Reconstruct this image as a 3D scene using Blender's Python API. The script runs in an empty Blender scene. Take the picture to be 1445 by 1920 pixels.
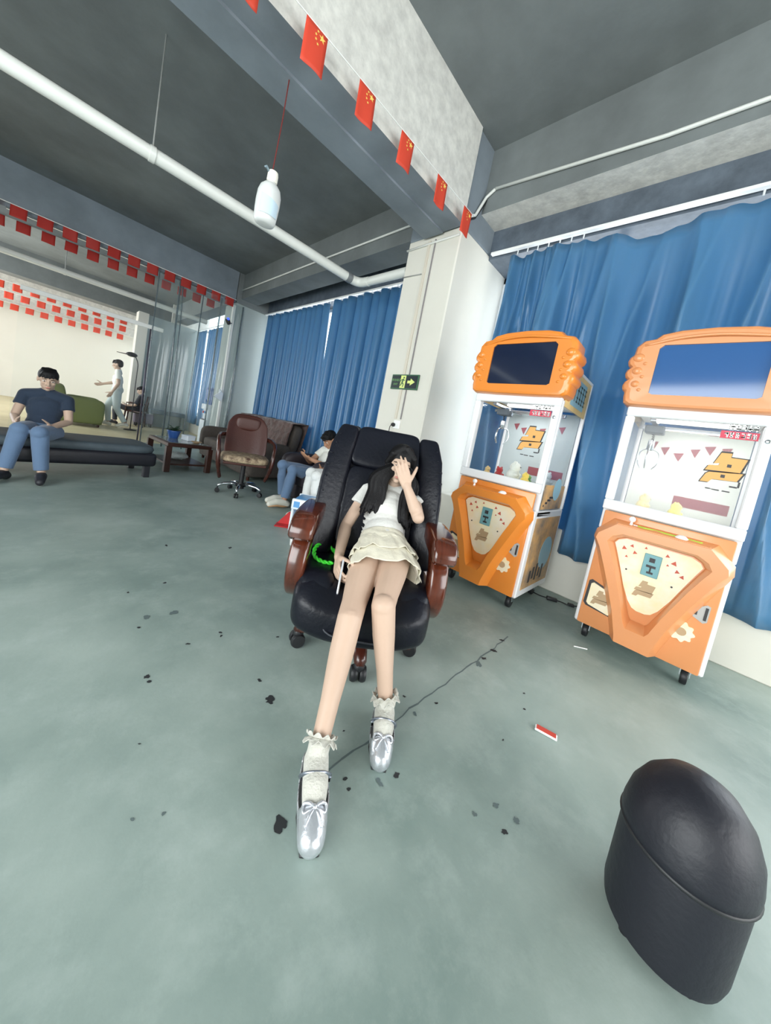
import bpy, bmesh, math, random
from mathutils import Vector, Matrix, Euler, noise
random.seed(7)
PI = math.pi
scene = bpy.context.scene
COL = scene.collection

# ------------------------------------------------------------------ camera
EYE = 1.05                                  # lens height above the floor
cam_data = bpy.data.cameras.new('camera')
cam = bpy.data.objects.new('camera', cam_data)
COL.objects.link(cam)
RIGHT = Vector((0.68186, -0.70606, 0.19118))
DOWN = Vector((0.06551, -0.20136, -0.97732))
FWD = Vector((0.72854, 0.67892, -0.09105))
m3 = Matrix((RIGHT, -DOWN, -FWD)).transposed()
cam.matrix_world = Matrix.Translation((0, 0, EYE)) @ m3.to_4x4()
cam_data.sensor_fit = 'VERTICAL'
cam_data.sensor_height = 36.0
cam_data.lens = 36.0 * 625.14 / 1920.0
cam_data.shift_x = -1.5 / 1920.0
cam_data.shift_y = -84.0 / 1920.0
cam_data.clip_start = 0.02
scene.camera = cam

# ------------------------------------------------------------------ world, lights, exposure
world = bpy.data.worlds.new('daylight')
scene.world = world
world.use_nodes = True
bgn = world.node_tree.nodes['Background']
bgn.inputs['Color'].default_value = (0.86, 0.94, 1.0, 1)
bgn.inputs['Strength'].default_value = 4.0
vs = scene.view_settings
vs.view_transform = 'Standard'
vs.look = 'None'
vs.gamma = 1.0
vs.use_curve_mapping = False
vs.exposure = -0.12

def area_light(name, loc, target, sx, sy, watts, color=(1, 1, 1)):
    d = bpy.data.lights.new(name, 'AREA')
    d.shape = 'RECTANGLE'
    d.size, d.size_y = sx, sy
    d.energy = watts
    d.color = color
    o = bpy.data.objects.new(name, d)
    COL.objects.link(o)
    o.location = loc
    o.rotation_euler = (Vector(target) - Vector(loc)).to_track_quat('-Z', 'Y').to_euler()
    return o
# daylight entering by the big openings of the hall (each lamp stands in its opening)
area_light('daylight_side_opening', (1.2, -4.3, 1.7), (1.2, 0, 1.3), 3.8, 2.6, 130, (1.0, 0.97, 0.93))
area_light('daylight_rear_opening', (-3.3, 0.5, 1.7), (0, 1.5, 1.2), 4.0, 2.6, 190, (0.97, 0.99, 0.96))
area_light('daylight_far_room', (-3.3, 11.5, 1.8), (1.5, 11.5, 1.3), 4.0, 2.8, 230, (0.98, 0.99, 1.0))
area_light('daylight_open_window', (3.5, -1.9, 1.8), (1.4, -1.0, 0.0), 1.8, 2.2, 35, (0.92, 0.97, 1.0))

# ------------------------------------------------------------------ helpers
def lin(c):
    return c / 12.92 if c <= 0.04045 else ((c + 0.055) / 1.055) ** 2.4
def rgb(r, g, b):
    return (lin(r / 255), lin(g / 255), lin(b / 255), 1)

def mat(name, color, rough=0.6, metal=0.0, noise_amt=0.0, noise_scale=6.0, bump=0.0, bump_scale=40.0,
        coat=0.0, emit=0.0, transl=0.0, color2=None, spec=0.5, stretch=None, sheen=0.0):
    m = bpy.data.materials.new(name)
    m.use_nodes = True
    nt = m.node_tree
    N, L = nt.nodes, nt.links
    b = N['Principled BSDF']
    b.inputs['Base Color'].default_value = color
    b.inputs['Roughness'].default_value = rough
    b.inputs['Metallic'].default_value = metal
    b.inputs['Specular IOR Level'].default_value = spec
    if coat:
        b.inputs['Coat Weight'].default_value = coat
        b.inputs['Coat Roughness'].default_value = 0.08
    if sheen:
        b.inputs['Sheen Weight'].default_value = sheen
    if emit:
        b.inputs['Emission Color'].default_value = color
        b.inputs['Emission Strength'].default_value = emit
    tc = None
    if noise_amt or bump:
        tc = N.new('ShaderNodeTexCoord')
        src = tc.outputs['Object']
        if stretch:
            mp = N.new('ShaderNodeMapping')
            mp.inputs['Scale'].default_value = stretch
            L.new(src, mp.inputs['Vector'])
            src = mp.outputs['Vector']
    if noise_amt:
        n = N.new('ShaderNodeTexNoise')
        n.inputs['Scale'].default_value = noise_scale
        n.inputs['Detail'].default_value = 8
        n.inputs['Roughness'].default_value = 0.62
        L.new(src, n.inputs['Vector'])
        r = N.new('ShaderNodeValToRGB')
        r.color_ramp.elements[0].position = 0.32
        r.color_ramp.elements[1].position = 0.68
        c2 = color2 or tuple(c * (1 - noise_amt) for c in color[:3]) + (1,)
        r.color_ramp.elements[0].color = c2
        r.color_ramp.elements[1].color = color
        L.new(n.outputs['Fac'], r.inputs['Fac'])
        L.new(r.outputs['Color'], b.inputs['Base Color'])
    if bump:
        n2 = N.new('ShaderNodeTexNoise')
        n2.inputs['Scale'].default_value = bump_scale
        n2.inputs['Detail'].default_value = 6
        L.new(src, n2.inputs['Vector'])
        bp = N.new('ShaderNodeBump')
        bp.inputs['Strength'].default_value = bump
        bp.inputs['Distance'].default_value = 0.01
        L.new(n2.outputs['Fac'], bp.inputs['Height'])
        L.new(bp.outputs['Normal'], b.inputs['Normal'])
    if transl:
        t = N.new('ShaderNodeBsdfTranslucent')
        t.inputs['Color'].default_value = color
        mx = N.new('ShaderNodeMixShader')
        mx.inputs['Fac'].default_value = transl
        L.new(b.outputs['BSDF'], mx.inputs[1])
        L.new(t.outputs['BSDF'], mx.inputs[2])
        L.new(mx.outputs['Shader'], N['Material Output'].inputs['Surface'])
    return m

def clear_mat(name, tint=(1, 1, 1, 1), gloss=0.12, rough=0.05, haze=0.0, haze_col=(0.8, 0.85, 0.85, 1)):
    m = bpy.data.materials.new(name)
    m.use_nodes = True
    nt = m.node_tree
    N, L = nt.nodes, nt.links
    for n in list(N):
        if n.type == 'BSDF_PRINCIPLED':
            N.remove(n)
    t = N.new('ShaderNodeBsdfTransparent')
    t.inputs['Color'].default_value = tint
    g = N.new('ShaderNodeBsdfGlossy')
    g.inputs['Roughness'].default_value = rough
    lw = N.new('ShaderNodeLayerWeight')
    lw.inputs['Blend'].default_value = 0.5
    fr = N.new('ShaderNodeMath')
    fr.operation = 'POWER'
    fr.inputs[1].default_value = 5.0
    L.new(lw.outputs['Facing'], fr.inputs[0])
    ad = N.new('ShaderNodeMath')
    ad.operation = 'MULTIPLY_ADD'
    ad.inputs[1].default_value = 0.6
    ad.inputs[2].default_value = gloss + .04
    L.new(fr.outputs[0], ad.inputs[0])
    ad.use_clamp = True
    mx = N.new('ShaderNodeMixShader')
    L.new(ad.outputs[0], mx.inputs[0])
    L.new(t.outputs[0], mx.inputs[1])
    L.new(g.outputs[0], mx.inputs[2])
    out = mx.outputs[0]
    if haze:
        d = N.new('ShaderNodeBsdfDiffuse')
        d.inputs['Color'].default_value = haze_col
        m2 = N.new('ShaderNodeMixShader')
        m2.inputs[0].default_value = haze
        L.new(out, m2.inputs[1])
        L.new(d.outputs[0], m2.inputs[2])
        out = m2.outputs[0]
    L.new(out, N['Material Output'].inputs['Surface'])
    return m

def frame_from(d):
    d = Vector(d).normalized()
    a = Vector((0, 0, 1)) if abs(d.z) < 0.9 else Vector((1, 0, 0))
    x = d.cross(a).normalized()
    return x, d.cross(x).normalized(), d

class MB:
    """collects shapes into one mesh"""
    def __init__(self):
        self.v, self.f, self.mi = [], [], []
    def add(self, vs, fs, mi=0):
        o = len(self.v)
        self.v += [Vector(p) for p in vs]
        self.f += [tuple(i + o for i in q) for q in fs]
        self.mi += [mi] * len(fs)
        return self
    def box(self, lo, hi, mi=0, M=None):
        (a, b, c), (d, e, f) = lo, hi
        vs = [(a, b, c), (d, b, c), (d, e, c), (a, e, c), (a, b, f), (d, b, f), (d, e, f), (a, e, f)]
        if M: vs = [M @ Vector(p) for p in vs]
        return self.add(vs, [(3, 2, 1, 0), (4, 5, 6, 7), (0, 1, 5, 4), (1, 2, 6, 5), (2, 3, 7, 6), (3, 0, 4, 7)], mi)
    def rbox(self, lo, hi, r=0.01, seg=2, mi=0, M=None, fn=None, sub=0):
        bm = bmesh.new()
        bmesh.ops.create_cube(bm, size=1.0)
        lo, hi = Vector(lo), Vector(hi)
        for v in bm.verts:
            v.co = Vector((lo[i] + (v.co[i] + 0.5) * (hi[i] - lo[i]) for i in range(3)))
        r = min(r, min(hi - lo) * 0.499)
        bmesh.ops.bevel(bm, geom=bm.edges[:], offset=r, segments=seg, profile=0.5, affect='EDGES')
        if sub:
            bmesh.ops.subdivide_edges(bm, edges=bm.edges[:], cuts=sub, use_grid_fill=True)
        if fn:
            for v in bm.verts: v.co = Vector(fn(v.co))
        if M:
            bm.transform(M)
        bm.verts.index_update()
        self.add([v.co.copy() for v in bm.verts], [[v.index for v in f.verts] for f in bm.faces], mi)
        bm.free()
        return self
    def tube(self, pts, rad, n=10, mi=0, caps=True, squash=None):
        """swept circle along pts; rad number or list; squash=(vector, factor) flattens"""
        pts = [Vector(p) for p in pts]
        if not isinstance(rad, (list, tuple)): rad = [rad] * len(pts)
        vs, fs = [], []
        px = None
        for i, p in enumerate(pts):
            d = (pts[min(i + 1, len(pts) - 1)] - pts[max(i - 1, 0)])
            if d.length < 1e-9: d = Vector((0, 0, 1))
            d.normalize()
            if px is None:
                px, py, _ = frame_from(d)
            else:
                px = (px - d * px.dot(d))
                if px.length < 1e-6: px = frame_from(d)[0]
                px.normalize()
            py = d.cross(px)
            for k in range(n):
                a = 2 * PI * k / n
                q = px * math.cos(a) * rad[i] + py * math.sin(a) * rad[i]
                if squash:
                    ax = Vector(squash[0]).normalized()
                    q = q - ax * q.dot(ax) * (1 - squash[1])
                vs.append(p + q)
        for i in range(len(pts) - 1):
            for k in range(n):
                a, b = i * n + k, i * n + (k + 1) % n
                fs.append((a, b, b + n, a + n))
        if caps:
            fs.append(tuple(range(n - 1, -1, -1)))
            o = (len(pts) - 1) * n
            fs.append(tuple(range(o, o + n)))
        return self.add(vs, fs, mi)
    def ball(self, c, r, nu=14, nv=10, mi=0, M=None):
        if not isinstance(r, (list, tuple)): r = (r, r, r)
        vs = []
        for j in range(1, nv):
            t = PI * j / nv
            for i in range(nu):
                p = 2 * PI * i / nu
                vs.append(Vector((r[0] * math.sin(t) * math.cos(p), r[1] * math.sin(t) * math.sin(p), r[2] * math.cos(t))))
        vs += [Vector((0, 0, r[2])), Vector((0, 0, -r[2]))]
        if M: vs = [M @ p for p in vs]
        vs = [p + Vector(c) for p in vs]
        fs = []
        for j in range(nv - 2):
            for i in range(nu):
                a, b = j * nu + i, j * nu + (i + 1) % nu
                fs.append((a, a + nu, b + nu, b))
        T, B = (nv - 1) * nu, (nv - 1) * nu + 1
        for i in range(nu):
            fs.append((T, i, (i + 1) % nu))
            o = (nv - 2) * nu
            fs.append((B, o + (i + 1) % nu, o + i))
        return self.add(vs, fs, mi)
    def lathe(self, prof, c=(0, 0, 0), n=24, mi=0, M=None):
        vs, fs = [], []
        for r, z in prof:
            for k in range(n):
                a = 2 * PI * k / n
                vs.append(Vector((r * math.cos(a), r * math.sin(a), z)))
        if M: vs = [M @ p for p in vs]
        vs = [p + Vector(c) for p in vs]
        for i in range(len(prof) - 1):
            for k in range(n):
                a, b = i * n + k, i * n + (k + 1) % n
                fs.append((a, b, b + n, a + n))
        fs.append(tuple(range(n - 1, -1, -1)))
        o = (len(prof) - 1) * n
        fs.append(tuple(range(o, o + n)))
        return self.add(vs, fs, mi)
    def prism(self, poly, to3, depth, mi=0):
        """poly of 2D points, to3(u, v, w) -> xyz; extruded w 0..depth"""
        n = len(poly)
        vs = [Vector(to3(u, v, 0)) for u, v in poly] + [Vector(to3(u, v, depth)) for u, v in poly]
        fs = [tuple(range(n - 1, -1, -1)), tuple(range(n, 2 * n))]
        fs += [(i, (i + 1) % n, (i + 1) % n + n, i + n) for i in range(n)]
        return self.add(vs, fs, mi)
    def grid(self, fn, nu, nv, mi=0):
        vs = [fn(i / nu, j / nv) for j in range(nv + 1) for i in range(nu + 1)]
        fs = [(j * (nu + 1) + i, j * (nu + 1) + i + 1, (j + 1) * (nu + 1) + i + 1, (j + 1) * (nu + 1) + i)
              for j in range(nv) for i in range(nu)]
        return self.add(vs, fs, mi)
    def limb(self, pts, rad, n=14):
        """tapered limb with round joints, for fused bodies"""
        self.tube(pts, rad, n)
        for p, r in zip(pts, rad): self.ball(p, r * 0.985, n, 8)
        return self
    def mesh(self, name='m'):
        me = bpy.data.meshes.new(name)
        me.from_pydata([tuple(p) for p in self.v], [], self.f)
        me.polygons.foreach_set('material_index', self.mi)
        me.update()
        return me

def fuse(mb, voxel=0.006, smooth=4, factor=0.5):
    """several overlapping closed shapes -> one continuous surface"""
    me = mb.mesh('tmp')
    bm = bmesh.new(); bm.from_mesh(me)
    bmesh.ops.recalc_face_normals(bm, faces=bm.faces[:])
    bm.to_mesh(me); bm.free()
    o = bpy.data.objects.new('tmp', me)
    COL.objects.link(o)
    r = o.modifiers.new('r', 'REMESH'); r.mode = 'VOXEL'; r.voxel_size = voxel
    if smooth:
        s = o.modifiers.new('s', 'SMOOTH'); s.iterations = smooth; s.factor = factor
    dg = bpy.context.evaluated_depsgraph_get()
    out = bpy.data.meshes.new_from_object(o.evaluated_get(dg))
    bpy.data.objects.remove(o); bpy.data.meshes.remove(me)
    return out

def link(name, shape, mats, parent=None, smooth=False, angle=None, fix=True):
    me = shape.mesh(name) if isinstance(shape, MB) else shape
    me.name = name
    if fix and isinstance(shape, MB):
        bm = bmesh.new(); bm.from_mesh(me)
        bmesh.ops.recalc_face_normals(bm, faces=bm.faces[:])
        bm.to_mesh(me); bm.free()
    if not isinstance(mats, (list, tuple)): mats = [mats]
    idx = [p.material_index for p in me.polygons]
    me.materials.clear()
    for m in mats: me.materials.append(m)
    if isinstance(shape, MB): me.polygons.foreach_set('material_index', idx)
    if smooth:
        me.polygons.foreach_set('use_smooth', [True] * len(me.polygons))
        if angle:
            me.set_sharp_from_angle(angle=math.radians(angle))
    o = bpy.data.objects.new(name, me)
    COL.objects.link(o)
    if parent: o.parent = parent
    return o
def tag(o, label, cat, group=None, kind=None):
    o['label'] = label
    o['category'] = cat
    if group: o['group'] = group
    if kind: o['kind'] = kind
    return o
def struct(name, shape, mats, label=None, **k):
    o = link(name, shape, mats, **k)
    o['kind'] = 'structure'
    if label: o['label'] = label
    return o
def thing(name, label, cat, loc=(0, 0, 0), rz=0.0, group=None):
    o = bpy.data.objects.new(name, None)
    o.empty_display_size = 0.05
    COL.objects.link(o)
    o.location = loc
    o.rotation_euler = (0, 0, rz)
    return tag(o, label, cat, group)
def copy_tree(o, parent=None):
    c = o.copy()
    COL.objects.link(c)
    if parent: c.parent = parent
    for ch in list(o.children): copy_tree(ch, c)
    return c
def text_mesh(body, size, depth=0.001):
    cu = bpy.data.curves.new('t', 'FONT')
    cu.body = body; cu.size = size; cu.extrude = depth
    cu.align_x = 'CENTER'; cu.align_y = 'CENTER'
    o = bpy.data.objects.new('t', cu)
    COL.objects.link(o)
    dg = bpy.context.evaluated_depsgraph_get()
    me = bpy.data.meshes.new_from_object(o.evaluated_get(dg))
    bpy.data.objects.remove(o)
    return me
def smoothstep(a, b, x):
    t = max(0.0, min(1.0, (x - a) / (b - a)))
    return t * t * (3 - 2 * t)
def lerp(a, b, t):
    return a + (b - a) * t
def curve_pts(pts, n=8):
    """Catmull-Rom through pts"""
    P = [Vector(p) for p in pts]
    P = [P[0] * 2 - P[1]] + P + [P[-1] * 2 - P[-2]]
    out = []
    for i in range(1, len(P) - 2):
        for k in range(n):
            t = k / n
            a, b, c, d = P[i - 1:i + 3]
            out.append(0.5 * ((2 * b) + (c - a) * t + (2 * a - 5 * b + 4 * c - d) * t * t + (3 * b - a - 3 * c + d) * t ** 3))
    out.append(P[-2])
    return out

# ------------------------------------------------------------------ materials
def floor_material(name, c1, c2, c3, rough=0.42):
    m = bpy.data.materials.new(name); m.use_nodes = True
    nt = m.node_tree; N, L = nt.nodes, nt.links
    b = N['Principled BSDF']; b.inputs['Roughness'].default_value = rough; b.inputs['Specular IOR Level'].default_value = 0.3
    tc = N.new('ShaderNodeTexCoord')
    n1 = N.new('ShaderNodeTexNoise'); n1.inputs['Scale'].default_value = 0.9; n1.inputs['Detail'].default_value = 9; n1.inputs['Roughness'].default_value = 0.6
    n2 = N.new('ShaderNodeTexNoise'); n2.inputs['Scale'].default_value = 4.5; n2.inputs['Detail'].default_value = 10; n2.inputs['Roughness'].default_value = 0.7
    r1 = N.new('ShaderNodeValToRGB')
    e = r1.color_ramp.elements
    e[0].position = 0.36; e[0].color = c1; e[1].position = 0.62; e[1].color = c2
    r2 = N.new('ShaderNodeValToRGB')
    e = r2.color_ramp.elements
    e[0].position = 0.5; e[0].color = (0, 0, 0, 1); e[1].position = 0.78; e[1].color = (1, 1, 1, 1)
    mx = N.new('ShaderNodeMix'); mx.data_type = 'RGBA'
    mx.inputs['B'].default_value = c3
    sc = N.new('ShaderNodeMath'); sc.operation = 'MULTIPLY'; sc.inputs[1].default_value = 0.55
    for n in (n1, n2): L.new(tc.outputs['Object'], n.inputs['Vector'])
    L.new(n1.outputs['Fac'], r1.inputs['Fac']); L.new(n2.outputs['Fac'], r2.inputs['Fac'])
    L.new(r1.outputs['Color'], mx.inputs['A']); L.new(r2.outputs['Color'], sc.inputs[0]); L.new(sc.outputs[0], mx.inputs['Factor'])
    L.new(mx.outputs['Result'], b.inputs['Base Color'])
    n3 = N.new('ShaderNodeTexNoise'); n3.inputs['Scale'].default_value = 60; n3.inputs['Detail'].default_value = 4
    L.new(tc.outputs['Object'], n3.inputs['Vector'])
    bp = N.new('ShaderNodeBump'); bp.inputs['Strength'].default_value = 0.12; bp.inputs['Distance'].default_value = 0.004
    L.new(n3.outputs['Fac'], bp.inputs['Height']); L.new(bp.outputs['Normal'], b.inputs['Normal'])
    return m
M_FLOOR = floor_material('painted_concrete_floor', rgb(124, 142, 136), rgb(164, 178, 171), rgb(182, 194, 189))
M_FLOOR2 = floor_material('beige_tile_floor', rgb(205, 190, 150), rgb(222, 208, 168), rgb(230, 220, 190))
M_STAIN = mat('black_stain', rgb(44, 46, 48), 0.7)
M_STAIN2 = mat('grey_stain', rgb(96, 110, 110), 0.7)
M_CONC = mat('grey_concrete', rgb(122, 128, 128), 0.85, noise_amt=0.35, noise_scale=1.4, bump=0.3, bump_scale=9)
M_CONCB = mat('blue_grey_concrete', rgb(132, 142, 150), 0.85, noise_amt=0.3, noise_scale=1.8, bump=0.25, bump_scale=10)
M_CONCL = mat('lit_scabbed_concrete', rgb(222, 220, 212), 0.9, noise_amt=0.4, noise_scale=12, color2=rgb(192, 190, 184), bump=0.4, bump_scale=14)  # paler than the other concrete: daylight painted into the tone
M_WHITE = mat('white_wall_paint', rgb(222, 219, 208), 0.7, noise_amt=0.05, noise_scale=2)
M_GREYW = mat('grey_wall_paint', rgb(164, 174, 172), 0.7, noise_amt=0.08, noise_scale=2)
M_PIPE = mat('white_pipe_plastic', rgb(226, 228, 222), 0.35, noise_amt=0.06, noise_scale=3)
M_METAL = mat('galvanised_rod', rgb(190, 192, 188), 0.4, metal=0.6)
M_CABLE = mat('black_cable', rgb(26, 27, 30), 0.5)
M_RED = mat('red_flag_paper', rgb(228, 80, 56), 0.6, transl=0.25)
M_REDD = mat('dull_red_flag_paper', rgb(186, 48, 38), 0.6, transl=0.2)
M_STAR = mat('yellow_star_print', rgb(246, 208, 104), 0.6)
M_CORD = mat('white_cord', rgb(235, 235, 230), 0.7)
M_CURT = mat('blue_curtain_cloth', rgb(94, 146, 184), 0.36, transl=0.42, bump=0.05, bump_scale=120, spec=0.8)
M_GLASS = clear_mat('window_glass', gloss=0.02, rough=0.02)
M_ALU = mat('white_window_frame', rgb(225, 228, 230), 0.4)
M_DARKW = mat('dark_sheeting', rgb(100, 110, 122), 0.25, noise_amt=0.4, noise_scale=5, bump=0.6, bump_scale=8)

# ------------------------------------------------------------------ the hall: floor, slabs, beams, columns, walls
XC, XW = 2.615, 3.60          # column front plane, window plane
b = MB(); b.box((-3.6, -4.6, -0.12), (3.7, 8.05, 0.0))
floor = struct('floor', b, M_FLOOR)
b = MB(); b.box((-3.6, 8.05, -0.12), (3.7, 16.2, 0.002))
struct('floor', b, M_FLOOR2)
b = MB()
b.box((-3.6, 2.5, 3.7), (3.7, 7.4, 3.9)); b.box((-3.6, 7.85, 3.7), (3.7, 12.35, 3.9)); b.box((-3.6, 12.8, 3.7), (3.7, 16.2, 3.9))
struct('ceiling', b, M_CONC)
b = MB(); b.box((-3.6, -4.6, 3.95), (3.7, 2.75, 4.15))
struct('ceiling', b, M_CONC)

def beam(lo, hi, mats, faces=None):
    bb = MB(); bb.box(lo, hi)
    if faces:
        for k, mi in faces.items(): bb.mi[k] = mi
    return struct('beam', bb, mats)
# cross beams running to the window wall; faces: 0 under,1 top,2 -Y,3 +X,4 +Y,5 -X
beam((-3.6, 2.05, 3.1), (XC - 0.02, 2.50, 4.15), [M_CONCB, M_CONCL], {2: 1})  # pale -Y face: its window light is put into the colour
beam((-3.6, 7.4, 3.1), (XC, 7.85, 3.9), [M_CONCB])
beam((-3.6, 12.35, 3.1), (3.6, 12.8, 3.9), [M_CONC])
beam((-3.6, 15.2, 2.75), (3.6, 15.6, 3.9), [M_CONCL])
# formwork board under the near cross beam: its joint shows as a line
b = MB(); b.box((-3.6, 2.27, 3.082), (XC - 0.03, 2.50, 3.1))
struct('trim_1', b, M_CONCB)
# edge beams along the windows
beam((2.72, 2.73, 3.22), (3.05, 7.4, 3.9), [M_CONC])
beam((2.87, -4.6, 3.36), (3.16, 2.07, 4.15), [M_CONC, M_CONCL], {0: 1})  # pale underside paints in the light coming up from the windows
beam((2.72, 7.95, 3.22), (3.05, 16.0, 3.9), [M_CONC])
# window head boards behind the beams
b = MB(); b.box((3.16, -4.6, 3.07), (3.22, 2.07, 3.9)); b.box((3.22, -4.6, 3.07), (3.62, 2.07, 3.12))
struct('trim_2', b, M_DARKW)
b = MB(); b.box((3.30, 2.73, 3.13), (3.36, 7.4, 3.9)); b.box((3.36, 2.73, 3.13), (3.62, 7.4, 3.18))
struct('trim_3', b, M_DARKW)
b = MB(); b.box((3.05, 2.73, 3.5), (3.32, 7.4, 3.56))
struct('trim_4', b, M_CONC)

def column(y0, y1, x0, mats, top=3.9):
    c = MB()
    c.rbox((x0, y0, 0.0), (3.66, y1, 3.12), 0.012, 1)
    o = struct('column', c, mats[0])
    u = MB(); u.rbox((x0, y0, 3.12), (3.66, y1, top), 0.01, 1)
    struct('column', u, mats[1])
    return o
col_near = column(2.07, 2.73, XC, [M_WHITE, M_CONCB], 3.96)
col_far = column(7.40, 7.95, 2.63, [M_GREYW, M_CONC])
# column beyond, at the end of the next bay
column(12.3, 12.9, 2.63, [M_WHITE, M_CONCL])
# low walls under the windows
b = MB(); b.rbox((3.16, -4.6, 0), (3.66, 2.07, 0.55), 0.008, 1)
struct('wall_right', b, M_WHITE)
b = MB(); b.rbox((3.34, 2.73, 0), (3.66, 7.4, 0.55), 0.008, 1)
struct('wall_right', b, M_WHITE)
b = MB(); b.box((3.34, 7.95, 0), (3.66, 16.0, 0.55))
struct('wall_right', b, M_WHITE)
b = MB(); b.box((-3.7, 16.0, 0), (3.7, 16.2, 3.9))
struct('wall_far', b, M_WHITE)
# partition in the far room behind the strip curtain
b = MB(); b.box((1.95, 11.9, 0), (3.34, 12.05, 3.1))
struct('wall_far', b, M_GREYW)
b = MB(); b.box((1.75, 11.75, 0), (1.98, 12.1, 3.1))
struct('wall_far', b, M_WHITE)
b = MB()
b.box((-3.7, -4.7, 0), (3.7, -4.6, 0.3)); b.box((-3.7, -4.7, 3.1), (3.7, -4.6, 4.15)); b.box((-3.7, -4.7, .3), (-1.2, -4.6, 3.1)); b.box((3.2, -4.7, .3), (3.7, -4.6, 3.1))
struct('wall_front', b, M_WHITE)
b = MB()
b.box((-3.7, -4.6, 0), (-3.6, -2.0, 4.15)); b.box((-3.7, 2.9, 0), (-3.6, 9.2, 4.15)); b.box((-3.7, 13.8, 0), (-3.6, 16.2, 4.15))
b.box((-3.7, -2.0, 3.1), (-3.6, 2.9, 4.15)); b.box((-3.7, 9.2, 3.2), (-3.6, 13.8, 4.15))
struct('wall_left', b, M_WHITE)

def window(n, y0, y1, z0, z1, cols, parent_label=None):
    w = bpy.data.objects.new('window_%d' % n, None); COL.objects.link(w)
    w.location = (XW, (y0 + y1) / 2, z0); w['kind'] = 'structure'
    h, half = z1 - z0, (y1 - y0) / 2
    fr = MB()
    for a, c in (((-.03, -half, 0), (.03, half, .06)), ((-.03, -half, h - .06), (.03, half, h)), ((-.03, -half, 0), (.03, -half + .06, h)), ((-.03, half - .06, 0), (.03, half, h))):
        fr.box(a, c)
    for k in range(1, cols):
        y = -half + k * 2 * half / cols
        fr.box((-.025, y - .03, .05), (.025, y + .03, h - .05))
    fr.box((-.025, -half, h * .62 - .02), (.025, half, h * .62 + .02))
    link('window_frame', fr, M_ALU, w)
    for k in range(cols):
        ya, yb = -half + k * 2 * half / cols + .03, -half + (k + 1) * 2 * half / cols - .03
        g = MB(); g.box((-.004, ya, .05), (.004, yb, h * .62)); link('pane', g, M_GLASS, w)
        g = MB(); g.box((-.004, ya, h * .62), (.004, yb, h - .05)); link('pane', g, M_GLASS, w)
window(1, 2.73, 7.4, .55, 3.13, 5)
window(2, -4.5, 2.07, .55, 3.07, 6)
window(3, 7.95, 12.3, .55, 3.22, 4)
window(4, 12.9, 16.0, .55, 3.22, 3)

# floor joint and stains (print-thin marks that belong to the floor)
b = MB()
rg = random.Random(3)
xs = [0.05 * i for i in range(12, 42)]
jy = [0.643 + rg.uniform(-.006, .006) for _ in xs]
for i in range(len(xs) - 1):
    w0 = 0.002 + 0.002 * rg.random()
    b.add([(xs[i], jy[i] - w0, .0006), (xs[i + 1], jy[i + 1] - w0, .0006), (xs[i + 1], jy[i + 1] + w0, .0006), (xs[i], jy[i] + w0, .0006)], [(0, 1, 2, 3)])
link('floor_joint', b, M_STAIN2, floor)
spots = [(.67, .98, .030, 0), (.51, .60, .028, 0), (.68, 1.09, .013, 0), (.66, 1.455, .014, 0), (.655, 1.43, .012, 0), (.52, 1.44, .014, 0), (.35, 1.32, .016, 0), (.35, 1.29, .010, 0),
         (.28, 1.04, .006, 0), (.29, .80, .007, 1), (.23, .83, .006, 1), (1.63, .62, .030, 1), (1.70, .63, .024, 0), (1.82, .63, .022, 0), (1.97, .65, .022, 0),
         (.69, 2.58, .022, 0), (1.07, 2.42, .024, 0), (.56, 2.03, .014, 0), (.38, 1.65, .010, 0), (.53, 1.71, .028, 1), (.39, 1.99, .012, 0), (.42, 1.72, .03, 1),
         (.72, .59, .010, 0), (.71, .56, .008, 0), (1.64, .39, .008, 0), (1.54, .35, .008, 0), (1.3, .34, .008, 0), (1.05, .25, .016, 1), (1.06, .19, .014, 1),
         (.87, 1.30, .010, 0), (.82, .72, .007, 0), (1.13, .70, .010, 0), (.80, .52, .022, 1), (.86, .50, .016, 0), (.62, .64, .02, 1), (1.10, .62, .014, 1), (1.22, .60, .012, 0), (.56, .59, .012, 0), (1.0, .2, .012, 0), (.97, .28, .010, 1)]
for i, (x, y, r, k) in enumerate(spots):
    n = 18
    ph = rg.uniform(0, 6)
    el = rg.uniform(.45, .9); an = rg.uniform(0, PI)
    vs = []
    for q in range(n):
        a = 2 * PI * q / n
        rr = r * (0.72 + 0.45 * noise.noise(Vector((math.cos(a) * 1.6 + i * 7, math.sin(a) * 1.6, ph))) + .12 * rg.uniform(-1, 1))
        px, py = rr * math.cos(a), rr * el * math.sin(a)
        vs.append((x + px * math.cos(an) - py * math.sin(an), y + px * math.sin(an) + py * math.cos(an), .0012))
    s = MB(); s.add(vs, [tuple(range(n))])
    link('stain', s, M_STAIN2 if k else M_STAIN, floor)

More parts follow.
